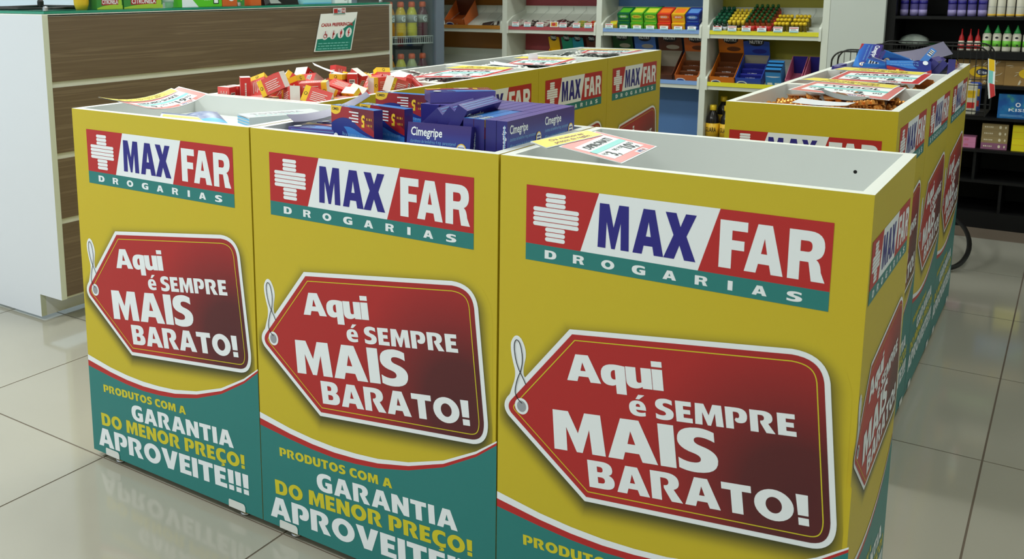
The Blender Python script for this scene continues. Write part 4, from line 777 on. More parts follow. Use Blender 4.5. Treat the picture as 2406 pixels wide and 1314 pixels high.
m = MB(); m.box((DV[0], YS, 2.3), (DV[-1], 4.17, 2.33), 'shelf_white'); part('top_board', m)
bays = [('bay_brown', 'lip_brown'), ('bay_red', 'lip_red'), ('bay_blue', 'lip_blue'), ('bay_olive', 'lip_yellow')]
for k, (bc, lc) in enumerate(bays):
    xa, xb = DV[k] + .017, DV[k + 1] - .017
    m = MB(); m.box((xa, 4.150, .0), (xb, 4.168, 2.3), bc); part('back_panel', m)
    for lev in range(-2, 3):
        zo = (0, -.2855, -.70)[lev] if lev >= 0 else -lev * .2855  # unseen tray level above the view is added for its shade on the back panels
        if lev == -2 or (lev == 2 and k == 2): continue
        z0 = .8965 + zo
        m = MB(); m.hexa([(xa, YS + .002, z0), (xb, YS + .002, z0), (xb, 4.148, z0 + .06), (xa, 4.148, z0 + .06)], [(xa, YS + .002, z0 + .0215), (xb, YS + .002, z0 + .0215), (xb, 4.148, z0 + .1215), (xa, 4.148, z0 + .1215)], 'shelf_white')
        m.box((xa, 4.136, z0 + .11), (xb, 4.150, z0 + .165), 'shelf_white')
        tr_ = part('tray', m)
        m = MB(); m.box((xa + .012, YS - .004, z0 + .0215), (xb - .012, YS + .002, z0 + .0440), lc); part('lip', m, tr_)
        for x in (xa, xb - .012):
            pr = curve([(YS - .006, z0 - .002), (YS - .006, z0 + .055), (YS - .006, z0 + .072, YS + .012, z0 + .076), (YS + .06, z0 + .10), (4.148, z0 + .15), (4.148, z0 + .06)]); n = len(pr)
            m = MB(); m.add([(x, y, z) for y, z in pr] + [(x + .012, y, z) for y, z in pr], [tuple(range(n - 1, -1, -1)), tuple(range(n, 2 * n))] + [(i, (i + 1) % n, (i + 1) % n + n, i + n) for i in range(n)], 'shelf_white'); part('cheek', m, tr_)
        if lev == 0 and k in (0, 1, 3):
            for q in range(1, 7):
                x = xa + (xb - xa) * q / 7
                m = MB(); m.tube([(x, YS + .004, z0 + .048), (x, 4.132, z0 + .140), (x, 4.132, z0 + .160)], .0012, 'wire_grey', 5); part('tray_wire', m, tr_)
SLOPE = math.atan2(.100, .246)
def tz(y, lev=0): return .918 - (0, .2855, .70)[lev] + (y - YS) * .100 / .246   # height of the tray floor
def on_tray(name, me, label, cat, x, y, h, lev=0, group=None, rz=0.0, tilt=True):
    """stand a thing on the sloping tray, its back leaning with the tray"""
    o = tag(obj(name, me), label, cat, group)
    a = SLOPE if tilt else 0.0
    nrm = Vector((0, -math.sin(a), math.cos(a)))
    o.location = Vector((x, y, tz(y, lev))) + nrm * (h / 2 + .0012)
    o.rotation_euler = (Matrix.Rotation(a, 3, 'X') @ Matrix.Rotation(rz, 3, 'Z')).to_euler()
    return o
# white column beside the shelves
M('column_paint', (190, 196, 190), .5)
struct('wall_column', (.908, YS, 0), (1.167, Y1, ZC), 'column_paint')

# shelf price tags
M('tag_tint', (126, 190, 204), .5)
tg = MB(); tg.box((-.0235, -.0012, 0), (.0235, 0, .029), 'paper_white')
for a_, b_, mm in ((.021, .0255, 'card_red'), (.001, .007, 'tag_tint')): tg.flat(fill(rect(-.021, a_, .021, b_)), mm, lambda x, z: (x, -.0016, z))
tg.flat(fill(rect(-.016, .011, .014, .0128)), 'card_ink', lambda x, z: (x, -.0016, z)); tg.flat(fill(rect(-.016, .015, .010, .0168)), 'card_ink', lambda x, z: (x, -.0016, z))
TAGM = tg.mesh('shelf_price_tag')
def shelf_tag(x, lab): put('shelf_price_tag', TAGM, lab, 'price tag', (x, YS - .0055, .9375), (-.06, 0, 0), 'shelf price tags')
ordn = ['first', 'second', 'third', 'fourth', 'fifth', 'sixth', 'seventh']
for k, x in enumerate((-.926, -.843, -.756, -.600, -.512, -.436)): shelf_tag(x, '%s price tag from the left on the red shelf lip' % ordn[k])
for k, x in enumerate((-.303, -.213, -.130, -.052, .030, .112, .190)): shelf_tag(x, '%s price tag from the left on the blue shelf lip' % ordn[k])
for k, x in enumerate((.333, .413, .489, .571, .655, .736)): shelf_tag(x, '%s price tag from the left on the yellow shelf lip' % ordn[k])

# --- antacid boxes on the blue shelf
def eno(name, main, oval, txtm, d):
    P = [('-y', fill(ell(.5, .66, .40, .22)), oval), ('-y', fit_text('ENO', .26, .58, .74, .18, .03), txtm), ('-y', fill(rect(.1, .12, .9, .2)), oval), ('+z', fill(rect(.1, .2, .9, .8)), oval)]
    return carton(name, d, main, P)
for nm, c in (('eno_dkgreen', (14, 96, 62)), ('eno_green', (84, 170, 40)), ('eno_lime', (206, 214, 60)), ('eno_red', (214, 60, 36)), ('eno_orange', (240, 120, 40)), ('eno_yellow', (228, 176, 30)), ('eno_blue', (26, 50, 140)), ('eno_sky', (90, 140, 210))): M(nm, c, .35)
GE = 'antacid boxes on the blue shelf'
ED = (.075, .085, .066)
for x, col, ov, tx, nst, lab in ((-.213, 'eno_dkgreen', 'eno_green', 'print_white', 2, 'dark green'), (-.133, 'eno_green', 'eno_lime', 'eno_red', 2, 'lime and green'), (-.052, 'eno_green', 'eno_lime', 'eno_dkgreen', 2, 'bright green'), (.029, 'eno_red', 'eno_orange', 'print_white', 2, 'orange and red'), (.112, 'eno_yellow', 'eno_orange', 'print_white', 2, 'yellow'), (.192, 'eno_blue', 'eno_sky', 'print_white', 2, 'blue')):
    me = eno('antacid_box', col, ov, tx, (.074, .10, .052))
    for q in range(nst):
        o = on_tray('antacid_box', me, '%s antacid box on the blue shelf, %s of its pair' % (lab, ['lower', 'upper'][q]), 'box', x, YS + .056 + .012 * q, .052 + .106 * q, 0, GE)
me = eno('antacid_box', 'eno_dkgreen', 'eno_green', 'print_white', (.074, .09, .045))
on_tray('antacid_box', me, 'dark green antacid box at the back, left one', 'box', -.155, YS + .165, .045 + .03, 0, GE, .2); on_tray('antacid_box', me, 'dark green antacid box at the back, right one', 'box', -.070, YS + .175, .045 + .03, 0, GE, .3)
on_tray('antacid_box', eno('antacid_box', 'eno_yellow', 'eno_lime', 'eno_red', (.04, .06, .035)), 'small yellow box lying at the left end of the blue shelf', 'box', -.290, YS + .045, .035, 0, GE, .3)

# --- open display boxes of cereal bars (tray, raised header, bars inside)
def display_box(label, x, w, d, col, inner, head, lev, y, hf=.05, hb=.105, hh=.11, barcol=None, word_='NUTRY', group='cereal bar display boxes', rz=0.0):
    t = tag(bpy.data.objects.new('display_box', None), label, 'display box', group); COL.objects.link(t)
    a = SLOPE
    t.location = (x, y, tz(y, lev) + .001); t.rotation_euler = (Matrix.Rotation(a, 3, 'X') @ Matrix.Rotation(rz, 3, 'Z')).to_euler()
    m = MB(); e = .003
    m.box((-w / 2, 0, 0), (w / 2, d, e), col); m.box((-w / 2, 0, 0), (w / 2, e, hf), col, faces={'+y': inner}); m.box((-w / 2, d - e, 0), (w / 2, d, hb), col, faces={'-y': inner})
    for sx in (-1, 1):
        x0, x1 = sorted((sx * w / 2, sx * (w / 2 - e)))
        m.hexa([(x0, 0, 0), (x1, 0, 0), (x1, d, 0), (x0, d, 0)], [(x0, 0, hf), (x1, 0, hf), (x1, d, hb), (x0, d, hb)], col)
    m.build('tray', t)
    if hh:
        m = MB(); hp = curve([(-w / 2, hb), (w / 2, hb), (w / 2, hb + hh * .75), (w * .22, hb + hh * .78), (0, hb + hh * 1.2, -w * .30, hb + hh * .78), (-w / 2, hb + hh * .75)]); n = len(hp)
        m.add([(px, d - e, pz) for px, pz in hp] + [(px, d, pz) for px, pz in hp], [tuple(range(n)), tuple(range(2 * n - 1, n - 1, -1))] + [(i, i + n, (i + 1) % n + n, (i + 1) % n) for i in range(n)], head); hd = m.build('header', t)
        f = lambda px, pz: (px, d - e - .0006, pz)
        l = MB(); l.flat(fill(ell(0, hb + hh * .72, w * .30, hh * .22)), 'print_black', f); l.build('header_badge', t)
        l = MB(); l.flat(fit_text(word_, -w * .26, hb + hh * .64, w * .26, hh * .17, .03) if word_ else fill(rect(-w * .2, hb + hh * .68, w * .2, hb + hh * .74)), 'print_white', lambda px, pz: (px, d - e - .0010, pz)); l.build('lettering', t); l = MB(); l.flat(fill(ell(w * .1, hb + hh * .22, w * .28, hh * .13)), barcol or inner, f); l.build('header_picture', t)
    l = MB(); l.flat(fill(ell(-w * .25, hf * .35, w * .2, hf * .30)), 'print_white', lambda px, pz: (px, -.0006, pz)); l.flat(fill(ell(-w * .25, hf * .33, w * .16, hf * .22)), 'eno_blue', lambda px, pz: (px, -.0010, pz)); l.build('front_badge', t)
    if barcol:
        for q in range(4):
            m = MB(); yy = .012 + q * (d - .03) / 4
            m.hexa([(-w / 2 + .008, yy, .004), (w / 2 - .008, yy, .004), (w / 2 - .008, yy + .02, .004), (-w / 2 + .008, yy + .02, .004)], [(-w / 2 + .012, yy + .004, .03 + .012 * q), (w / 2 - .012, yy + .004, .03 + .012 * q), (w / 2 - .012, yy + .016, .032 + .012 * q), (-w / 2 + .012, yy + .016, .032 + .012 * q)], barcol)
            b = m.build('wrapped_bar', t)
            l = MB(); l.flat(fit_text(word_, -w * .2, .2, w * .15, .5, .03), 'print_white', lambda px, v: (px, yy + .0012, .008 + (.02 + .012 * q) * v * .9)); l.build('bar_lettering', b)
    return t
for nm, c in (('nut_orange', (206, 112, 24)), ('nut_blue', (40, 74, 170)), ('nut_brown', (84, 46, 30)), ('nut_green', (30, 74, 40)), ('nut_sky', (70, 110, 180)), ('nut_amber', (190, 96, 40)), ('kraft', (150, 142, 126)), ('bar_brown', (92, 50, 26)), ('bar_blue', (34, 40, 130)), ('trio_yellow', (222, 176, 24)), ('trio_teal', (30, 140, 112)), ('trio_cyan', (40, 144, 164)), ('trio_brown', (86, 42, 26)), ('oreo_blue', (50, 130, 196)), ('oreo_dark', (16, 34, 66)), ('pinkish', (200, 110, 140))): M(nm, c, .4)
display_box('orange open cereal bar box on the yellow shelf', .370, .138, .20, 'nut_orange', 'bar_brown', 'nut_orange', 1, YS + .012, barcol='bar_brown')
display_box('blue open cereal bar box on the yellow shelf', .513, .140, .19, 'nut_blue', 'kraft', 'nut_blue', 1, YS + .012, barcol='bar_blue', hb=.10)
display_box('orange open cereal bar box at the right end of the blue shelf', .170, .136, .20, 'nut_amber', 'kraft', 'nut_amber', 1, YS + .012, barcol='bar_brown')
display_box('brown open cereal bar box on the blue shelf', .018, .140, .20, 'nut_brown', 'kraft', 'nut_brown', 1, YS + .012)
display_box('light blue open cereal bar box on the blue shelf', -.135, .130, .20, 'nut_sky', 'kraft', 'nut_sky', 1, YS + .012)
display_box('green open cereal bar box at the left end of the blue shelf', -.275, .125, .20, 'nut_green', 'kraft', 'nut_green', 1, YS + .012)
for lab, x, c in (('yellow', -.725, 'trio_yellow'), ('teal', -.637, 'trio_teal'), ('cyan', -.563, 'trio_cyan'), ('brown', -.470, 'trio_brown')):
    display_box('%s cereal bar box with stepped header on the red shelf' % lab, x, .072, .17, c, c, c, 1, YS + .03, hf=.04, hb=.10, hh=.10, word_='TRIO', group='small cereal bar boxes on the red shelf')
display_box('pink and blue open snack box on the yellow shelf', .745, .080, .18, 'pinkish', 'bar_blue', 'nut_blue', 1, YS + .015, hh=0, group='small snack boxes', rz=.0)
display_box('pink and blue open snack box at the right end of the yellow shelf', .832, .078, .18, 'pinkish', 'bar_blue', 'nut_blue', 1, YS + .015, hh=0, group='small snack boxes')
OP = [('-y', fill([(0, .62), (1, .62), (.5, .50, 0, .62)]), 'print_white'), ('-y', fill(rect(.1, .04, .42, .26)), 'print_white'), ('-y', fill(rect(.58, .04, .9, .26)), 'print_white'), ('-y', fill(rect(0, .86, 1, 1)), 'oreo_dark')]
OREO = carton('biscuit_pack', (.080, .026, .105), 'oreo_blue', OP)
for k in range(3): on_tray('biscuit_pack', OREO, '%s light blue biscuit pack standing on the yellow shelf' % ['front', 'middle', 'rear'][k], 'biscuits', .645, YS + .030 + .030 * k, .105 + .012 * k, 1, 'light blue biscuit packs')

# --- little bottles and ampoules on the yellow shelf
def bottle(name, prof, mats, n=12, extra=None):
    m = MB()
    for (pr, mt_) in zip(prof, mats): m.lathe(pr, mt_, n)
    if extra: extra(m)
    me = m.mesh(name, False)
    for p in me.polygons: p.use_smooth = len(p.vertices) == 4
    return me
M('amber', (120, 58, 20), .2); M('cap_green', (30, 84, 40), .35); M('cap_yellow', (226, 192, 40), .3, metal=.2); M('ampoule', (110, 96, 30), .2); M('shot_black', (40, 32, 20), .3); M('shot_yellow', (220, 190, 50), .35); M('flask_dark', (34, 52, 34), .3); M('cap_dkgreen', (14, 84, 58), .35); M('cap_silver', (190, 194, 204), .35)
AMB = bottle('small_bottle', [[(.012, 0), (.0135, .003), (.0135, .050), (.007, .060), (.006, .064)], [(.008, .062), (.008, .078), (.006, .080)], [(.0138, .012), (.0138, .044)]], ['amber', 'cap_green', 'pk_red'])
AMP = bottle('small_bottle', [[(.008, 0), (.009, .002), (.009, .040), (.006, .046), (.006, .050)], [(.009, .048), (.010, .052), (.010, .060), (.006, .063)]], ['ampoule', 'cap_yellow'])
SHO = bottle('small_bottle', [[(.010, 0), (.0115, .003), (.0115, .038), (.008, .048)], [(.0095, .046), (.0100, .066), (.0075, .069)], [(.0117, .01), (.0117, .03)]], ['shot_black', 'shot_yellow', 'shot_yellow'])
FLA = bottle('small_bottle', [[(.011, 0), (.0125, .003), (.0125, .044), (.008, .052)], [(.010, .050), (.0105, .070), (.008, .073)], [(.0127, .008), (.0127, .036)]], ['flask_dark', 'cap_dkgreen', 'cap_silver'])
def bottles(me, x0, nx, ny, dx, dy, label, group, y0=.02):
    for j in range(ny):
        for i in range(nx):
            y = YS + y0 + j * dy; put('small_bottle', me, label + ', %s from the left in row %s' % (ORD[i], ['one', 'two', 'three', 'four', 'five', 'six'][j]), 'bottle', (x0 + i * dx, y, tz(y) + .001 + .0125 * math.sin(SLOPE)), (SLOPE, 0, 0), group)
bottles(FLA, .318, 3, 5, .0265, .040, 'green-capped dark bottle', 'small green-capped bottles')
bottles(SHO, .398, 4, 5, .024, .036, 'yellow shot bottle', 'yellow shot bottles')
bottles(AMB, .492, 5, 6, .0285, .036, 'amber bottle', 'amber bottles with green caps')
bottles(AMP, .640, 4, 3, .020, .045, 'yellow-capped ampoule in the left block', 'yellow-capped ampoules, left block')
bottles(AMP, .728, 4, 3, .020, .045, 'yellow-capped ampoule in the right block', 'yellow-capped ampoules, right block')

# --- sweets on the red shelf
def wrapped(name, d, c, c2):
    m = MB(); sx, sy, sz = d
    m.hexa([(-sx / 2, -sy / 2, 0), (sx / 2, -sy / 2, 0), (sx / 2, sy / 2, 0), (-sx / 2, sy / 2, 0)], [(-sx * .42, -sy * .38, sz), (sx * .42, -sy * .38, sz), (sx * .42, sy * .38, sz), (-sx * .42, sy * .38, sz)], c)
    for s in (-1, 1):
        m.hexa([(s * sx / 2 - .001, -sy * .5, sz * .2), (s * (sx / 2 + .012), -sy * .55, sz * .25), (s * (sx / 2 + .012), sy * .55, sz * .25), (s * sx / 2 - .001, sy * .5, sz * .2)], [(s * sx / 2 - .001, -sy * .5, sz * .4), (s * (sx / 2 + .012), -sy * .55, sz * .35), (s * (sx / 2 + .012), sy * .55, sz * .35), (s * sx / 2 - .001, sy * .5, sz * .4)], c2)
    m.flat(fill(ell(0, 0, sx * .3, sy * .25, 12)), c2, lambda x, y: (x, y, sz + .0003))
    return m.mesh(name)
M('sw_wine', (110, 50, 60), .4); M('sw_red', (186, 36, 40), .35); M('sw_gold', (200, 150, 50), .35); M('sw_dark', (60, 46, 44), .4); M('sw_pale', (190, 186, 176), .4); M('sw_green', (130, 150, 70), .4)
R_ = random.Random(4)
SWT = {c: wrapped('sweet', (.048, .022, .013), c, c2) for c, c2 in (('sw_wine', 'sw_pale'), ('sw_red', 'sw_gold'), ('sw_gold', 'sw_red'), ('sw_dark', 'sw_pale'), ('sw_pale', 'sw_wine'), ('sw_green', 'sw_gold'))}
for x0, cols, comp in ((-.935, ('sw_dark', 'sw_pale'), 'first'), (-.845, ('sw_pale', 'sw_dark'), 'second'), (-.755, ('sw_wine', 'sw_pale'), 'third'), (-.600, ('sw_wine', 'sw_dark'), 'fifth'), (-.512, ('sw_red', 'sw_green'), 'sixth'), (-.432, ('sw_gold', 'sw_red'), 'seventh')):
    for q in range(7):
        c = cols[q % 2]; y = YS + .022 + .026 * (q // 2) + .004 * (q % 2)
        on_tray('sweet', SWT[c], 'wrapped sweet in the %s compartment of the red shelf' % comp, 'sweets', x0 + (q % 2) * .012 + R_.uniform(-.006, .006), y, -.002 + .026 * (q % 2), 0, 'sweets in the %s compartment of the red shelf' % comp, R_.uniform(-.35, .35))
on_tray('sweet', wrapped('sweet', (.05, .035, .012), 'sw_wine', 'sw_dark'), 'single dark red bar standing at the back of the red shelf', 'sweets', -.665, YS + .10, .01, 0, None, .7)
put('sweet_card', carton('sweet_card', (.052, .004, .032), 'paper_white', [('-y', fill(rect(.08, .1, .92, .9)), 'sw_gold'), ('-y', fill(ell(.45, .5, .25, .3)), 'sw_red')]), 'orange and yellow sweet card leaning on the red shelf lip', 'card', (-.660, YS - .004, .9550), (-.1, 0, 0))
# --- brown bay
display_box('brown and orange carton on the brown shelf beside the cooler', -1.385, .150, .18, 'nut_amber', 'nut_brown', 'nut_brown', 0, YS + .02, hf=.05, hb=.11, hh=.12, word_='', group='cartons on the brown shelf')
on_tray('glasses_pouch', pouch(.11, .06, .010, 'sw_dark', 'sw_pale'), 'flat dark pouch lying on the brown shelf tray', 'pouch', -1.140, YS + .055, .016, 0, None, .35)

# --- dark drink bottles on the low yellow shelf
M('drink_dark', (28, 24, 24), .15); M('drink_label', (222, 176, 40), .4)
GU = bottle('drink_bottle', [[(.032, 0), (.037, .006), (.037, .115), (.035, .135), (.037, .155), (.033, .195), (.018, .222), (.015, .235)], [(.0175, .232), (.0185, .236), (.0185, .260), (.016, .263)], [(.0378, .085), (.0378, .160)]], ['drink_dark', 'cap_yellow', 'drink_label'], 18)
gt = fit_text('GUARA', -.032, .112, .032, .026, .02)
for k, (x, y) in enumerate(((.312, 3.960), (.392, 3.960), (.340, 4.06), (.420, 4.06), (.472, 3.960))):
    t = thing('drink_bottle', ['dark drink bottle with yellow cap on the low yellow shelf, left front', 'dark drink bottle with yellow cap on the low yellow shelf, second in front', 'dark drink bottle with yellow cap behind the left front one', 'dark drink bottle with yellow cap behind the second one', 'dark drink bottle with yellow cap on the low yellow shelf, third in front'][k], 'bottle', (x, y, tz(y, 2) + .016), group='dark drink bottles')
    obj('bottle_body', GU, t)
    l = MB(); l.flat(gt, 'print_black', lambda u, v: (.0384 * math.sin(u / .0384), -.0384 * math.cos(u / .0384), v)); l.build('lettering', t)

# ================================================================== drinks cooler
M('cooler_frame', (112, 124, 140), .35, metal=.3); M('cooler_inside', (70, 76, 78), .5); M('cooler_white', (200, 205, 205), .4)
CA = math.radians(61.6)
ck = thing('drinks_cooler', 'tall glass-door drinks cooler standing behind the counter end', 'cooler', (-1.185, 3.45, 0), (0, 0, CA - PI))
# local x runs along the door to the left, local y into the cabinet
# (after the turn local +x points away from the shelves, +y points to the room: keep the cabinet on -y)
def cpart(name, a, b, mat, parent=ck):
    m = MB(); m.box(a, b, mat); return m.build(name, parent)
CW, CDp, CH = .62, .55, 1.9
cpart('side_wall', (0, -CDp, .1), (.03, -.01, CH), 'cooler_frame'); cpart('side_wall', (CW - .03, -CDp, .1), (CW, -.01, CH), 'cooler_frame')
cpart('back_wall', (.03, -CDp, .1), (CW - .03, -CDp + .03, CH), 'cooler_inside'); cpart('top', (0, -CDp, CH), (CW, 0, CH + .12), 'cooler_frame'); cpart('base', (0, -CDp, 0), (CW, -.01, .1), 'cooler_frame')
dr = cpart('door', (0, -.008, .1), (.055, .03, CH), 'cooler_frame'); cpart('door_stile', (CW - .055, -.008, .1), (CW, .03, CH), 'cooler_frame', dr); cpart('door_rail', (.055, -.008, CH - .06), (CW - .055, .03, CH), 'cooler_frame', dr); cpart('door_rail', (.055, -.008, .1), (CW - .055, .03, .16), 'cooler_frame', dr)
cpart('glass', (.055, .005, .16), (CW - .055, .010, CH - .06), 'window_glass', dr)
cool_z = [.22, .57, .880, 1.2, 1.5]
for z in cool_z:
    m = MB()
    for yy in (-.50, -.30, -.10): m.tube([(.03, yy, z), (CW - .03, yy, z)], .003, 'cooler_white', 5)
    m.tube([(.03, -.05, z + .012), (CW - .03, -.05, z + .012)], .003, 'cooler_white', 5); m.tube([(.03, -.05, z - .030), (CW - .03, -.05, z - .030)], .0035, 'cooler_white', 5)
    for q in range(40):
        x = .035 + q * (CW - .07) / 39; m.tube([(x, -.05, z - .030), (x, -.05, z + .012)], .0014, 'cooler_white', 4)
    m.build('wire_shelf', ck)
for nm, c in (('juice_yellow', (206, 170, 30)), ('juice_lemon', (196, 186, 50)), ('juice_purple', (90, 26, 50)), ('juice_pale', (170, 176, 130)), ('juice_amber', (190, 120, 20))): M(nm, c, .15)
M('cap_orange', (216, 84, 40), .4); M('label_grey', (150, 154, 150), .4)
def sport(col):
    return bottle('sports_bottle', [[(.030, 0), (.034, .005), (.034, .06), (.031, .075), (.034, .09), (.034, .135), (.024, .165), (.018, .175), (.018, .182)], [(.019, .180), (.021, .184), (.020, .206), (.014, .212)], [(.0347, .088), (.0347, .135)]], [col, 'cap_orange', 'label_grey'], 16)
SB = {c: sport(c) for c in ('juice_yellow', 'juice_lemon', 'juice_purple', 'juice_pale', 'juice_amber')}
def sport_label():
    v, f = fit_text('G', -.012, .095, .014, .034, .03); m = MB()
    m.flat((v, f), 'print_white', lambda u, z: (.0353 * math.sin(u / .0353), .0353 * math.cos(u / .0353), z)); m.v = [(-x, y, z) for x, y, z in m.v]; m.f = [tuple(reversed(q)) for q in m.f]
    return m.mesh('lettering')
SL = sport_label()
for row, z, cols in (('upper', .880, ['juice_purple', 'juice_lemon', 'juice_yellow', 'juice_amber', 'juice_yellow', 'juice_lemon', 'juice_purple']), ('lower', .57, ['juice_purple', 'juice_pale', 'juice_lemon', 'juice_amber', 'juice_purple', 'juice_lemon', 'juice_yellow'])):
    for k, c in enumerate(cols):
        t = thing('sports_drink_bottle', '%s sports drink bottle, %s from the door edge on the %s cooler shelf' % (c.split('_')[1], ordn[k], row), 'bottle', group='sports drinks in the cooler')
        t.parent = None
        lp = Matrix.Rotation(CA - PI, 3, 'Z') @ Vector((.076 + k * .074, -.105, 0)); t.location = Vector((-1.185, 3.45, z + .0045)) + lp; t.rotation_euler = (0, 0, CA - PI + R_.uniform(-.3, .3))
        obj('bottle_body', SB[c], t); obj('lettering', SL, t)

# ================================================================== black gondola
GX0, GX1, GY = 1.1686, 2.35, 3.94
go = thing('black_shelf_unit', 'black shelf unit with toiletries on the right', 'shelf unit', (GX0, GY, 0))
def gpart(name, a, b, mat='black_board'):
    m = MB(); m.box((a[0] - GX0, a[1] - GY, a[2]), (b[0] - GX0, b[1] - GY, b[2]), mat); return m.build(name, go)
gpart('side_panel', (GX0, GY, 0), (GX0 + .040, Y1 - .02, 2.2)); gpart('side_panel', (GX1, GY, 0), (GX1 + .04, Y1 - .02, 2.2)); gpart('back_panel', (GX0, Y1 - .02, 0), (GX1 + .04, Y1 - .004, 2.2))
for a, b in ((.0, .0807), (.224, .2382), (.3756, .389), (.534, .5466), (.688, .703), (.829, .8652), (1.0158, 1.0298), (1.30, 1.315), (1.6, 1.615), (2.18, 2.2)): gpart('shelf', (GX0 + .04, GY, a), (GX1, Y1 - .02, b))
for x, a, b in ((1.609, .2382, .3756), (1.73, .0807, .224)): gpart('partition', (x - .006, GY + .01, a), (x + .006, Y1 - .02, b))
for nm, c in (('can_violet', (92, 84, 150)), ('can_pale', (150, 140, 190)), ('lotion_white', (220, 216, 200)), ('lotion_yellow', (226, 180, 50)), ('nozzle_red', (190, 30, 34)), ('nozzle_green', (40, 150, 70)), ('lab_green', (110, 190, 60)), ('soap_tan', (150, 130, 90)), ('soap_mauve', (140, 90, 120)), ('sun_yellow', (230, 214, 30)), ('pink_soft', (206, 130, 170)), ('tissue_tan', (158, 124, 72)), ('leaf_pale', (224, 214, 190)), ('oval_yellow', (232, 190, 30)), ('oval_blue', (24, 36, 84)), ('kiss_green', (80, 170, 70)), ('kiss_blue', (24, 96, 160))): M(nm, c, .4)
CAN = bottle('hair_spray', [[(.0175, 0), (.019, .003), (.019, .135), (.013, .150)], [(.013, .148), (.0135, .152), (.0135, .178), (.011, .180)], [(.0193, .058), (.0193, .072)], [(.0193, .004), (.0193, .030)]], ['can_violet', 'can_pale', 'print_navy', 'can_pale'], 16)
for k, x in enumerate((1.2345, 1.2795, 1.319, 1.4475, 1.489, 1.5325, 1.577)):
    put('hair_spray', CAN, 'purple spray can on the top black shelf, %s from the left' % ordn[k], 'spray can', (x, 4.02, 1.0303), (0, 0, k * .7), 'purple spray cans')
LOT = bottle('lotion_bottle', [[(.016, 0), (.0175, .003), (.0175, .080), (.0165, .10), (.009, .112)], [(.010, .110), (.010, .130)], [(.0178, .003), (.0178, .012)], [(.0172, .088), (.0140, .108)], [(.0178, .045), (.0178, .047)]], ['lotion_white', 'lotion_yellow', 'lotion_yellow', 'lotion_yellow', 'hole_gray'], 16)
for k, x in enumerate((1.617, 1.655, 1.694, 1.733, 1.772)): put('lotion_bottle', LOT, 'white lotion bottle with yellow shoulder on the top black shelf, %s from the left' % ordn[k], 'bottle', (x, 4.02, 1.0303), (0, 0, 0), 'white and yellow lotion bottles')
REDB = bottle('glue_bottle', [[(.0125, 0), (.0135, .002), (.0135, .038), (.012, .046)], [(.0115, .044), (.0125, .048), (.010, .066), (.004, .078), (.002, .104)], [(.0138, .008), (.0138, .028)]], ['lotion_white', 'nozzle_red', 'nozzle_red'], 14)
for k, x in enumerate((1.5015, 1.5385, 1.5705)): put('nozzle_bottle', REDB, 'small white bottle with red nozzle, %s of three' % ['leftmost', 'middle', 'rightmost'][k], 'bottle', (x, 4.0, .8656), (0, 0, 0), 'red nozzle bottles')
def grn_extra(m):
    m.flat(fill(ell(0, .065, .007, .005, 12)), 'print_black', lambda u, z: (u, -.0192, z)); m.flat(fill(ell(.004, .03, .005, .004, 12)), 'print_black', lambda u, z: (u, -.0192, z))
GRN = bottle('green_bottle', [[(.017, 0), (.0185, .003), (.0185, .078), (.014, .086)], [(.013, .084), (.0135, .092), (.008, .104), (.004, .116), (.002, .124)], [(.0188, .022), (.0188, .050)]], ['lotion_white', 'nozzle_green', 'lab_green'], 16, grn_extra)
for k, x in enumerate((1.6085, 1.6505, 1.692, 1.732, 1.775)): put('nozzle_bottle', GRN, 'white bottle with green nozzle and green label, %s from the left' % ordn[k], 'bottle', (x, 4.0, .8656), (0, 0, 0), 'green nozzle bottles')
noise_col('bag_silver', [(.35, (120, 134, 124)), (.6, (190, 200, 192))], nscale=14, detail=3, rough=.25)
put('plastic_bag', pouch(.135, .13, .034, 'bag_silver'), 'silvery plastic bag lying on the black shelf', 'bag', (1.285, 4.06, .8660 + .036), (.12, 0, .1))
put('plastic_bag', pouch(.11, .10, .014, 'nut_green'), 'dark green bag lying beside the silvery one', 'bag', (1.385, 4.06, .8660 + .016), (0, 0, .5))
# tissue boxes with leaf print
def tissue():
    P = []
    r2 = random.Random(3)
    for q in range(26):
        cx, cy, a = r2.uniform(.05, .95), r2.uniform(.08, .92), r2.uniform(-.6, 1.6); L = r2.uniform(.04, .08)
        if abs(cx - .5) < .22 and abs(cy - .5) < .24: continue
        dx, dy = math.cos(a) * L, math.sin(a) * L * 1.6
        P.append(('-y', fill([(cx - dx, cy - dy), (cx - dy * .22, cy + dx * .3, cx + dx, cy + dy), (cx + dy * .22, cy - dx * .3, cx - dx, cy - dy)]), 'leaf_pale'))
    P += [('-y', fill(ell(.5, .5, .22, .22)), 'oval_yellow'), ('-y', fill(ell(.55, .5, .13, .14)), 'oval_blue'), ('-y', fit_text('Elite', .46, .43, .64, .13, .02), 'print_white')]
    return carton('tissue_box', (.205, .11, .118), 'tissue_tan', P)
TI = tissue()
put('tissue_box', TI, 'tan tissue box with white leaf print, right one', 'tissue box', (1.800, 4.04, .7033 + .0592), (0, 0, 0), 'leaf print tissue boxes'); put('tissue_box', TI, 'tan tissue box with white leaf print, left one', 'tissue box', (1.594, 4.05, .7033 + .0592), (0, 0, 0), 'leaf print tissue boxes')
noise_col('kiss_print', [(.38, (24, 80, 150)), (.55, (30, 110, 170)), (.66, (90, 170, 90)), (.75, (30, 70, 150))], nscale=16, detail=3, rough=.35)
put('tissue_box', carton('tissue_box', (.205, .11, .116), 'kiss_print', [('-y', fit_text('KISS', .22, .30, .58, .12, .01), 'print_white'), ('-y', fill(ell(.40, .58, .05, .09), ell(.40, .58, .03, .055)), 'print_white'), ('-y', fill(rect(.05, .08, .55, .10)), 'cim_lightblue'), ('-y', fill(rect(.05, .13, .5, .15)), 'cim_lightblue')]), 'blue and green KISS tissue box', 'tissue box', (1.787, 4.02, .5469 + .0582))
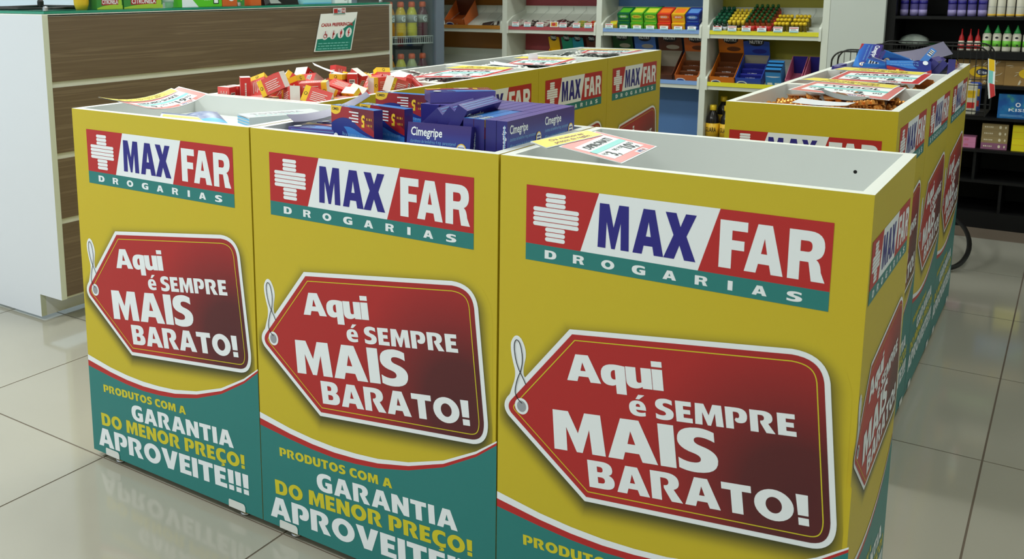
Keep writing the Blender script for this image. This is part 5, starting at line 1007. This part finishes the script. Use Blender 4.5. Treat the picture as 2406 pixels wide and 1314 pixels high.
SOAP = {c: carton('soap_box', (.110, .09, .031), c, [('-y', micro(.1, .38, .45, .2, 2), 'leaf_pale'), ('-y', fill(ell(.7, .5, .05, .25, 12)), 'leaf_pale'), ('-y', fill(ell(.9, .5, .03, .2, 12)), 'leaf_pale')]) for c in ('soap_tan', 'soap_mauve', 'sun_yellow')}
for k in range(4):
    put('soap_box', SOAP['soap_mauve' if k == 0 else 'soap_tan'], ['mauve soap box at the bottom of the stack', 'tan soap box, second from the bottom of the stack', 'tan soap box, third from the bottom of the stack', 'tan soap box on top of the stack'][k], 'soap box', (1.682, 4.02, .3894 + .0157 + .0314 * k), (0, 0, 0), 'stacked soap boxes')
    put('soap_box', carton('soap_box', (.110, .09, .031), 'sun_yellow', [('-y', fill(rect(.02, .90, .98, .97)), 'oval_yellow')]) if k == 0 else bpy.data.meshes['soap_box.003'] if 'soap_box.003' in bpy.data.meshes else SOAP['sun_yellow'], ['bright yellow box at the bottom of its stack', 'bright yellow box, second from the bottom', 'bright yellow box, third from the bottom', 'bright yellow box on top of its stack'][k], 'box', (1.810, 4.02, .3894 + .0157 + .0314 * k), (0, 0, 0), 'stacked yellow boxes')
for k in range(2): put('soap_box', carton('soap_box', (.06, .08, .026), 'pink_soft', [('-y', fill(rect(.2, .3, .5, .7)), 'pinkish')]), ['pink soap box, lower of two behind the bins', 'pink soap box, upper of two behind the bins'][k], 'soap box', (1.574, 4.02, .3894 + .0132 + .0264 * k), (0, 0, 0), 'pink soap boxes')

# ================================================================== black wire baskets behind the right row
def basket(label, x0, x1, ya, yb, zb, zt, r, group='black wire baskets'):
    t = thing('wire_basket', label, 'basket', ((x0 + x1) / 2, ya, zb), group=group); ox, oy = (x0 + x1) / 2, ya
    def arch(y):
        pts = [(x0, zb), (x0, zt - r)] + [(x0 + r - r * math.cos(q * PI / 12), zt - r + r * math.sin(q * PI / 12)) for q in range(1, 7)] + [(x1 - r + r * math.sin(q * PI / 12), zt - r + r * math.cos(q * PI / 12)) for q in range(0, 6)] + [(x1, zt - r), (x1, zb)]
        return [(px - ox, y - oy, pz - zb) for px, pz in pts]
    def top(x):
        if x < x0 + r: return zt - r + math.sqrt(max(0, r * r - (x0 + r - x) ** 2))
        if x > x1 - r: return zt - r + math.sqrt(max(0, r * r - (x - x1 + r) ** 2))
        return zt
    for y in (ya, yb):
        m = MB(); m.tube(arch(y), .0035, 'black_metal', 6); m.build('rim_wire', t)
        n = int((x1 - x0) / .022)
        for q in range(1, n):
            x = x0 + (x1 - x0) * q / n
            m = MB(); m.tube([(x - ox, y - oy, 0), (x - ox, y - oy, top(x) - zb)], .0013, 'black_metal', 4); m.build('upright_wire', t)
        m = MB(); m.tube([(x0 - ox, y - oy, .02), (x1 - ox, y - oy, .02)], .0025, 'black_metal', 5); m.tube([(x0 - ox, y - oy, (zt - zb) * .45), (x1 - ox, y - oy, (zt - zb) * .45)], .002, 'black_metal', 5); m.build('cross_wire', t)
    for x in (x0, x1):
        for z in (.0, (zt - zb) * .3, (zt - zb) * .6):
            m = MB(); m.tube([(x - ox, 0, z), (x - ox, yb - oy, z)], .002, 'black_metal', 5); m.build('side_wire', t)
    m = MB(); m.box((x0 - ox, 0, -.004), (x1 - ox, yb - oy, .002), 'black_board'); m.build('basket_floor', t)
    for x in (x0 + .03, x1 - .14):
        for y in (.01, yb - oy - .01):
            m = MB(); m.tube([(x - ox, y, -zb + .003), (x - ox, y, 0)], .006, 'black_metal', 8); m.build('leg', t)
    return t
basket('lower black wire basket with curved rim, left behind the purple heap', 1.178, 1.50, 2.66, 2.78, .70, .926, .045)
basket('taller black wire basket with curved rim, behind the purple heap', 1.245, 1.694, 3.02, 3.28, .66, .938, .05)
for k, (x, y, c) in enumerate(((1.64, 3.08, 'lotion_white'), (1.60, 3.08, 'pk_red'), (1.645, 3.16, 'nut_blue'))):
    put('toiletry_box', carton('toiletry_box', (.034, .05, .12), c, [('-y', fill(rect(.1, .55, .9, .8)), 'oval_yellow'), ('-y', fill(rect(.1, .2, .9, .4)), 'pk_red' if c != 'pk_red' else 'pk_white')]), ['white', 'red', 'blue'][k] + ' toiletry box standing in the taller wire basket', 'box', (x, y, .7230), (0, 0, .1 * k), 'boxes in the wire basket')
t = thing('price_card', 'narrow price card hanging on the right side of the wire basket', 'price card', (1.690, 2.995, .80))
hc = [[(1.690, 2.995, .895), (1.716, 2.975, .890)], [(1.694, 2.993, .85), (1.720, 2.973, .845)], [(1.696, 2.993, .80), (1.722, 2.973, .795)], [(1.705, 2.993, .735), (1.728, 2.973, .752)]]
def hang(name, i0, i1, a_, b_, mat, off):
    m = MB(); P = []
    for r_ in hc[i0:i1 + 1]:
        p, q = Vector(r_[0]), Vector(r_[1]); P += [p.lerp(q, a_), p.lerp(q, b_)]
    P = [tuple(v + Vector((off * .6, -off, 0)) - Vector((1.690, 2.995, .80))) for v in P]
    m.add(P, [(2 * k, 2 * k + 1, 2 * k + 3, 2 * k + 2) for k in range(i1 - i0)], mat); m.build(name, t)
hang('sheet', 0, 3, 0, 1, 'paper_white', 0); hang('yellow_field', 0, 1, .1, .9, 'oval_yellow', .0006); hang('teal_field', 1, 2, .1, .7, 'card_teal', .0006); hang('red_field', 2, 3, .25, .95, 'card_red', .0006)
# black cable at the end of the right row
m = MB(); m.tube(curve([(1.560, 3.02), (1.66, 2.98, 1.672, 3.18), (1.68, 3.42, 1.52, 3.72)], 10) and [(x, y, .012 + .10 * max(0, math.sin((y - 3.0) * 2.2)) * (1 if y > 3.0 else 0)) for x, y in curve([(1.560, 3.02), (1.66, 2.98, 1.672, 3.18), (1.68, 3.42, 1.52, 3.72)], 10)], .010, 'black_metal', 8)
tag(m.build('power_cable', smooth=True), 'thick black cable looping on the floor behind the right row', 'cable')

# ================================================================== things on the counter
ZG = ZT + .0125
M('cit_green', (60, 130, 60), .4); M('cit_lime', (160, 190, 60), .4); M('cit_yellow', (226, 176, 40), .4); M('plaster_green', (90, 190, 40), .4); M('clear_plastic', (210, 225, 225), .1, alpha=.45); M('pale_cyan', (150, 210, 222), .35); M('dev_black', (16, 16, 18), .3)
CITP = [('+x', fill(rect(.18, .13, .84, .36)), 'cim_red'), ('+x', fit_text('CITRONELA', .2, .17, .82, .15, .02), 'print_white'), ('+x', fill(ell(.90, .20, .07, .14)), 'cit_lime'), ('+x', fill([(0, 0), (1, 0), (1, .12), (.5, .2, 0, .04)]), 'cit_lime')]
for k, (y0, y1) in enumerate(((.815, .930), (.934, 1.120))):
    w = y1 - y0; put('repellent_box', carton('repellent_box', (.10, w - .002, .11), 'cit_green', CITP), ['green CITRONELA box, left one on the counter', 'green CITRONELA box, right one on the counter'][k], 'box', (-1.005, (y0 + y1) / 2, ZG + .0552), (0, 0, 0), 'green repellent boxes')
put('repellent_pack', bottle('repellent_pack', [[(.020, 0), (.026, .02), (.030, .12), (.02, .16)]], ['cit_yellow'], 14), 'yellow pack beside the CITRONELA boxes', 'bottle', (-1.00, .783, ZG))
put('plastic_tub', bottle('plastic_tub', [[(.030, 0), (.034, .004), (.036, .08), (.03, .085)], [(.0362, .02), (.0362, .05)]], ['clear_plastic', 'paper_white'], 18), 'clear plastic tub between the green boxes on the counter', 'tub', (-1.00, 1.168, ZG))
put('plaster_box', carton('plaster_box', (.10, .215, .10), 'plaster_green', [('+x', fill(rect(.78, .1, .92, .5)), 'print_black'), ('+x', fill(rect(.80, .14, .90, .46)), 'paper_white'), ('+x', micro(.55, .25, .72, .08, 4), 'paper_white'), ('+x', fill([(0, 0), (.4, 0), (.1, .6), (0, .6)]), 'print_white')]), 'bright green box with barcode on the counter', 'box', (-1.005, 1.325, ZG + .0502))
M('orange_pack', (206, 96, 40), .4)
put('orange_box', carton('orange_box', (.09, .128, .10), 'orange_pack', [('+x', fill(rect(.66, 0, 1, 1)), 'cit_green'), ('+x', fill(ell(.4, .5, .2, .3)), 'print_white'), ('+x', fill(ell(.85, .4, .08, .2)), 'cit_lime')]), 'orange and green box in the middle of the counter', 'box', (-1.00, 1.500, ZG + .0502))
put('orange_box', carton('orange_box', (.09, .062, .10), 'orange_pack', [('+x', fill(rect(.1, .3, .9, .4)), 'print_white')]), 'plain orange box beside the black card terminal', 'box', (-1.00, 1.634, ZG + .0502))
t = thing('card_terminal', 'black device lying on the counter between orange and pale blue packs', 'device', (-1.02, 1.80, ZG), (0, 0, 0))
m = MB(); m.hexa([(-.06, -.105, 0), (.06, -.105, 0), (.06, .115, 0), (-.06, .115, 0)], [(-.05, -.10, .035), (.045, -.10, .030), (.045, .11, .06), (-.05, .11, .065)], 'dev_black'); m.build('body', t)
m = MB(); m.hexa([(.058, -.07, .006), (.0605, -.07, .006), (.0605, .0, .006), (.058, .0, .006)], [(.052, -.07, .022), (.0545, -.07, .022), (.0545, -.02, .022), (.052, -.02, .022)], 'label_grey'); m.build('screen', t)
put('wipes_pack', carton('wipes_pack', (.10, .20, .12), 'pale_cyan', [('+x', fill(rect(.0, .0, 1, .05)), 'toth_blue')]), 'pale blue pack standing on the counter', 'box', (-1.00, 2.035, ZG + .0602))
put('white_pack', carton('white_pack', (.09, .125, .12), 'paper_white', [('+x', fill(rect(.55, .1, .7, .3)), 'hole_gray'), ('+x', fill(rect(.76, 0, .80, 1)), 'label_grey')]), 'white pack at the far end of the counter', 'box', (-.995, 2.225, ZG + .0602))
t = thing('wire_stand', 'black wire stand with round base and upright rod on the counter', 'stand', (-1.27, .80, ZG))
m = MB(); m.tube([(.20 * math.cos(q * PI / 16), .20 * math.sin(q * PI / 16), .005) for q in range(32)], .005, 'black_metal', 6, closed=True); m.build('base_ring', t)
for a_ in (0, PI / 2):
    m = MB(); m.tube([(.2 * math.cos(a_), .2 * math.sin(a_), .006), (0, 0, .012), (-.2 * math.cos(a_), -.2 * math.sin(a_), .006)], .004, 'black_metal', 6); m.build('spoke', t)
m = MB(); m.tube([(0, 0, .01), (0, 0, .55)], .006, 'black_metal', 8); m.build('rod', t)
m = MB(); m.lathe([(.012, 0), (.012, .02), (.007, .03)], 'black_metal', 10, c=(0, 0, .008)); m.build('collar', t)

# --- priority till sign on the counter front
XS = XC + .0015
sg = thing('counter_sign', 'slanted CAIXA PREFERENCIAL sign on the wood counter front', 'sign', (XS, 2.09, .97))
def sf(l): return lambda u, v: (l * .0004 + .001, u, v)
Q = [(-.160, -.0764), (.1107, -.0838), (.1647, .0966), (-.1064, .0933)]
def sq(a, b):  # unit coordinates of the slanted plate
    return tuple((Q[0][k] * (1 - a) + Q[1][k] * a) * (1 - b) + (Q[3][k] * (1 - a) + Q[2][k] * a) * b for k in (0, 1))
def sm(shape): return [sq(*p) for p in shape[0]], shape[1]
m = MB(); m.hexa([(0, *Q[0]), (0, *Q[1]), (0, *Q[2]), (0, *Q[3])], [(.0012, *Q[0]), (.0012, *Q[1]), (.0012, *Q[2]), (.0012, *Q[3])], 'paper_white'); m.build('plate', sg)
M('sign_red', (178, 30, 40), .5); M('sign_teal', (20, 128, 112), .45)
m = MB(); m.flat(sm(fill([(.025, .02), (.975, .02), (.975, .86), (.93, .72, .82, .68), (.66, .58, .58, .50), (.40, .34, .025, .33)])), 'sign_teal', sf(1)); m.build('teal_field', sg)
m = MB(); m.flat(sm(fit_text('CAIXA PREFERENCIAL', .06, .66, .93, .085, .03)), 'sign_red', sf(3)); m.build('heading_lettering', sg)
m = MB()
for q, y in enumerate((.20, .13, .06)): m.flat(sm(micro(.07, y, .90, .022, q)), 'card_teal', sf(3))
m.build('small_lettering', sg)
for k, (cx, cy) in enumerate(((.215, .43), (.42, .44), (.63, .455), (.84, .475))):
    m = MB(); m.flat(sm(fill(ell(cx, cy, .085, .125))), 'print_white', sf(2)); b = m.build('pictogram', sg)
    m = MB(); F = sf(4)
    if k == 0:
        m.flat(sm(fill(ell(cx, cy - .02, .05, .06), ell(cx, cy - .02, .037, .044))), 'sign_red', F); m.flat(sm(fill(rect(cx - .02, cy, cx - .005, cy + .07))), 'sign_red', F); m.flat(sm(fill(ell(cx - .014, cy + .085, .013, .016, 10))), 'sign_red', F); m.flat(sm(fill([(cx - .01, cy + .01), (cx + .03, cy + .01), (cx + .05, cy - .06), (cx + .035, cy - .06), (cx + .02, cy - .005), (cx - .01, cy - .005)])), 'sign_red', F)
    else:
        m.flat(sm(fill(ell(cx, cy + .085, .014, .018, 10))), 'sign_red', F)
        w = .028 if k != 1 else .016
        m.flat(sm(fill([(cx - w, cy + .06), (cx + w, cy + .06), (cx + w, cy - .02), (cx + .012, cy - .02), (cx + .010, cy - .10), (cx - .010, cy - .10), (cx - .012, cy - .02), (cx - w, cy - .02)])), 'sign_red', F)
        if k == 1: m.flat(sm(fill(ell(cx + .018, cy + .01, .018, .03, 12))), 'sign_red', F)
        if k == 3: m.flat(sm(fill(ell(cx + .012, cy + .03, .016, .016, 10))), 'print_white', sf(5))
    m.build('figure', b)
m = MB(); m.flat(fill(rect(-.020, .088, .072, .118)), 'paper_white', sf(5)); m.flat(fill(rect(-.016, .095, .012, .115)), 'print_red', sf(6)); m.flat(fill(rect(.042, .095, .068, .115)), 'print_red', sf(6)); m.flat(fit_text('MAX', .014, .097, .040, .015, .02), 'print_navy', sf(6)); m.flat(fit_text('FAR', .044, .098, .066, .013, .02), 'print_white', sf(7)); m.flat(fill(rect(-.016, .090, .068, .094)), 'print_teal', sf(6)); m.build('logo', sg)
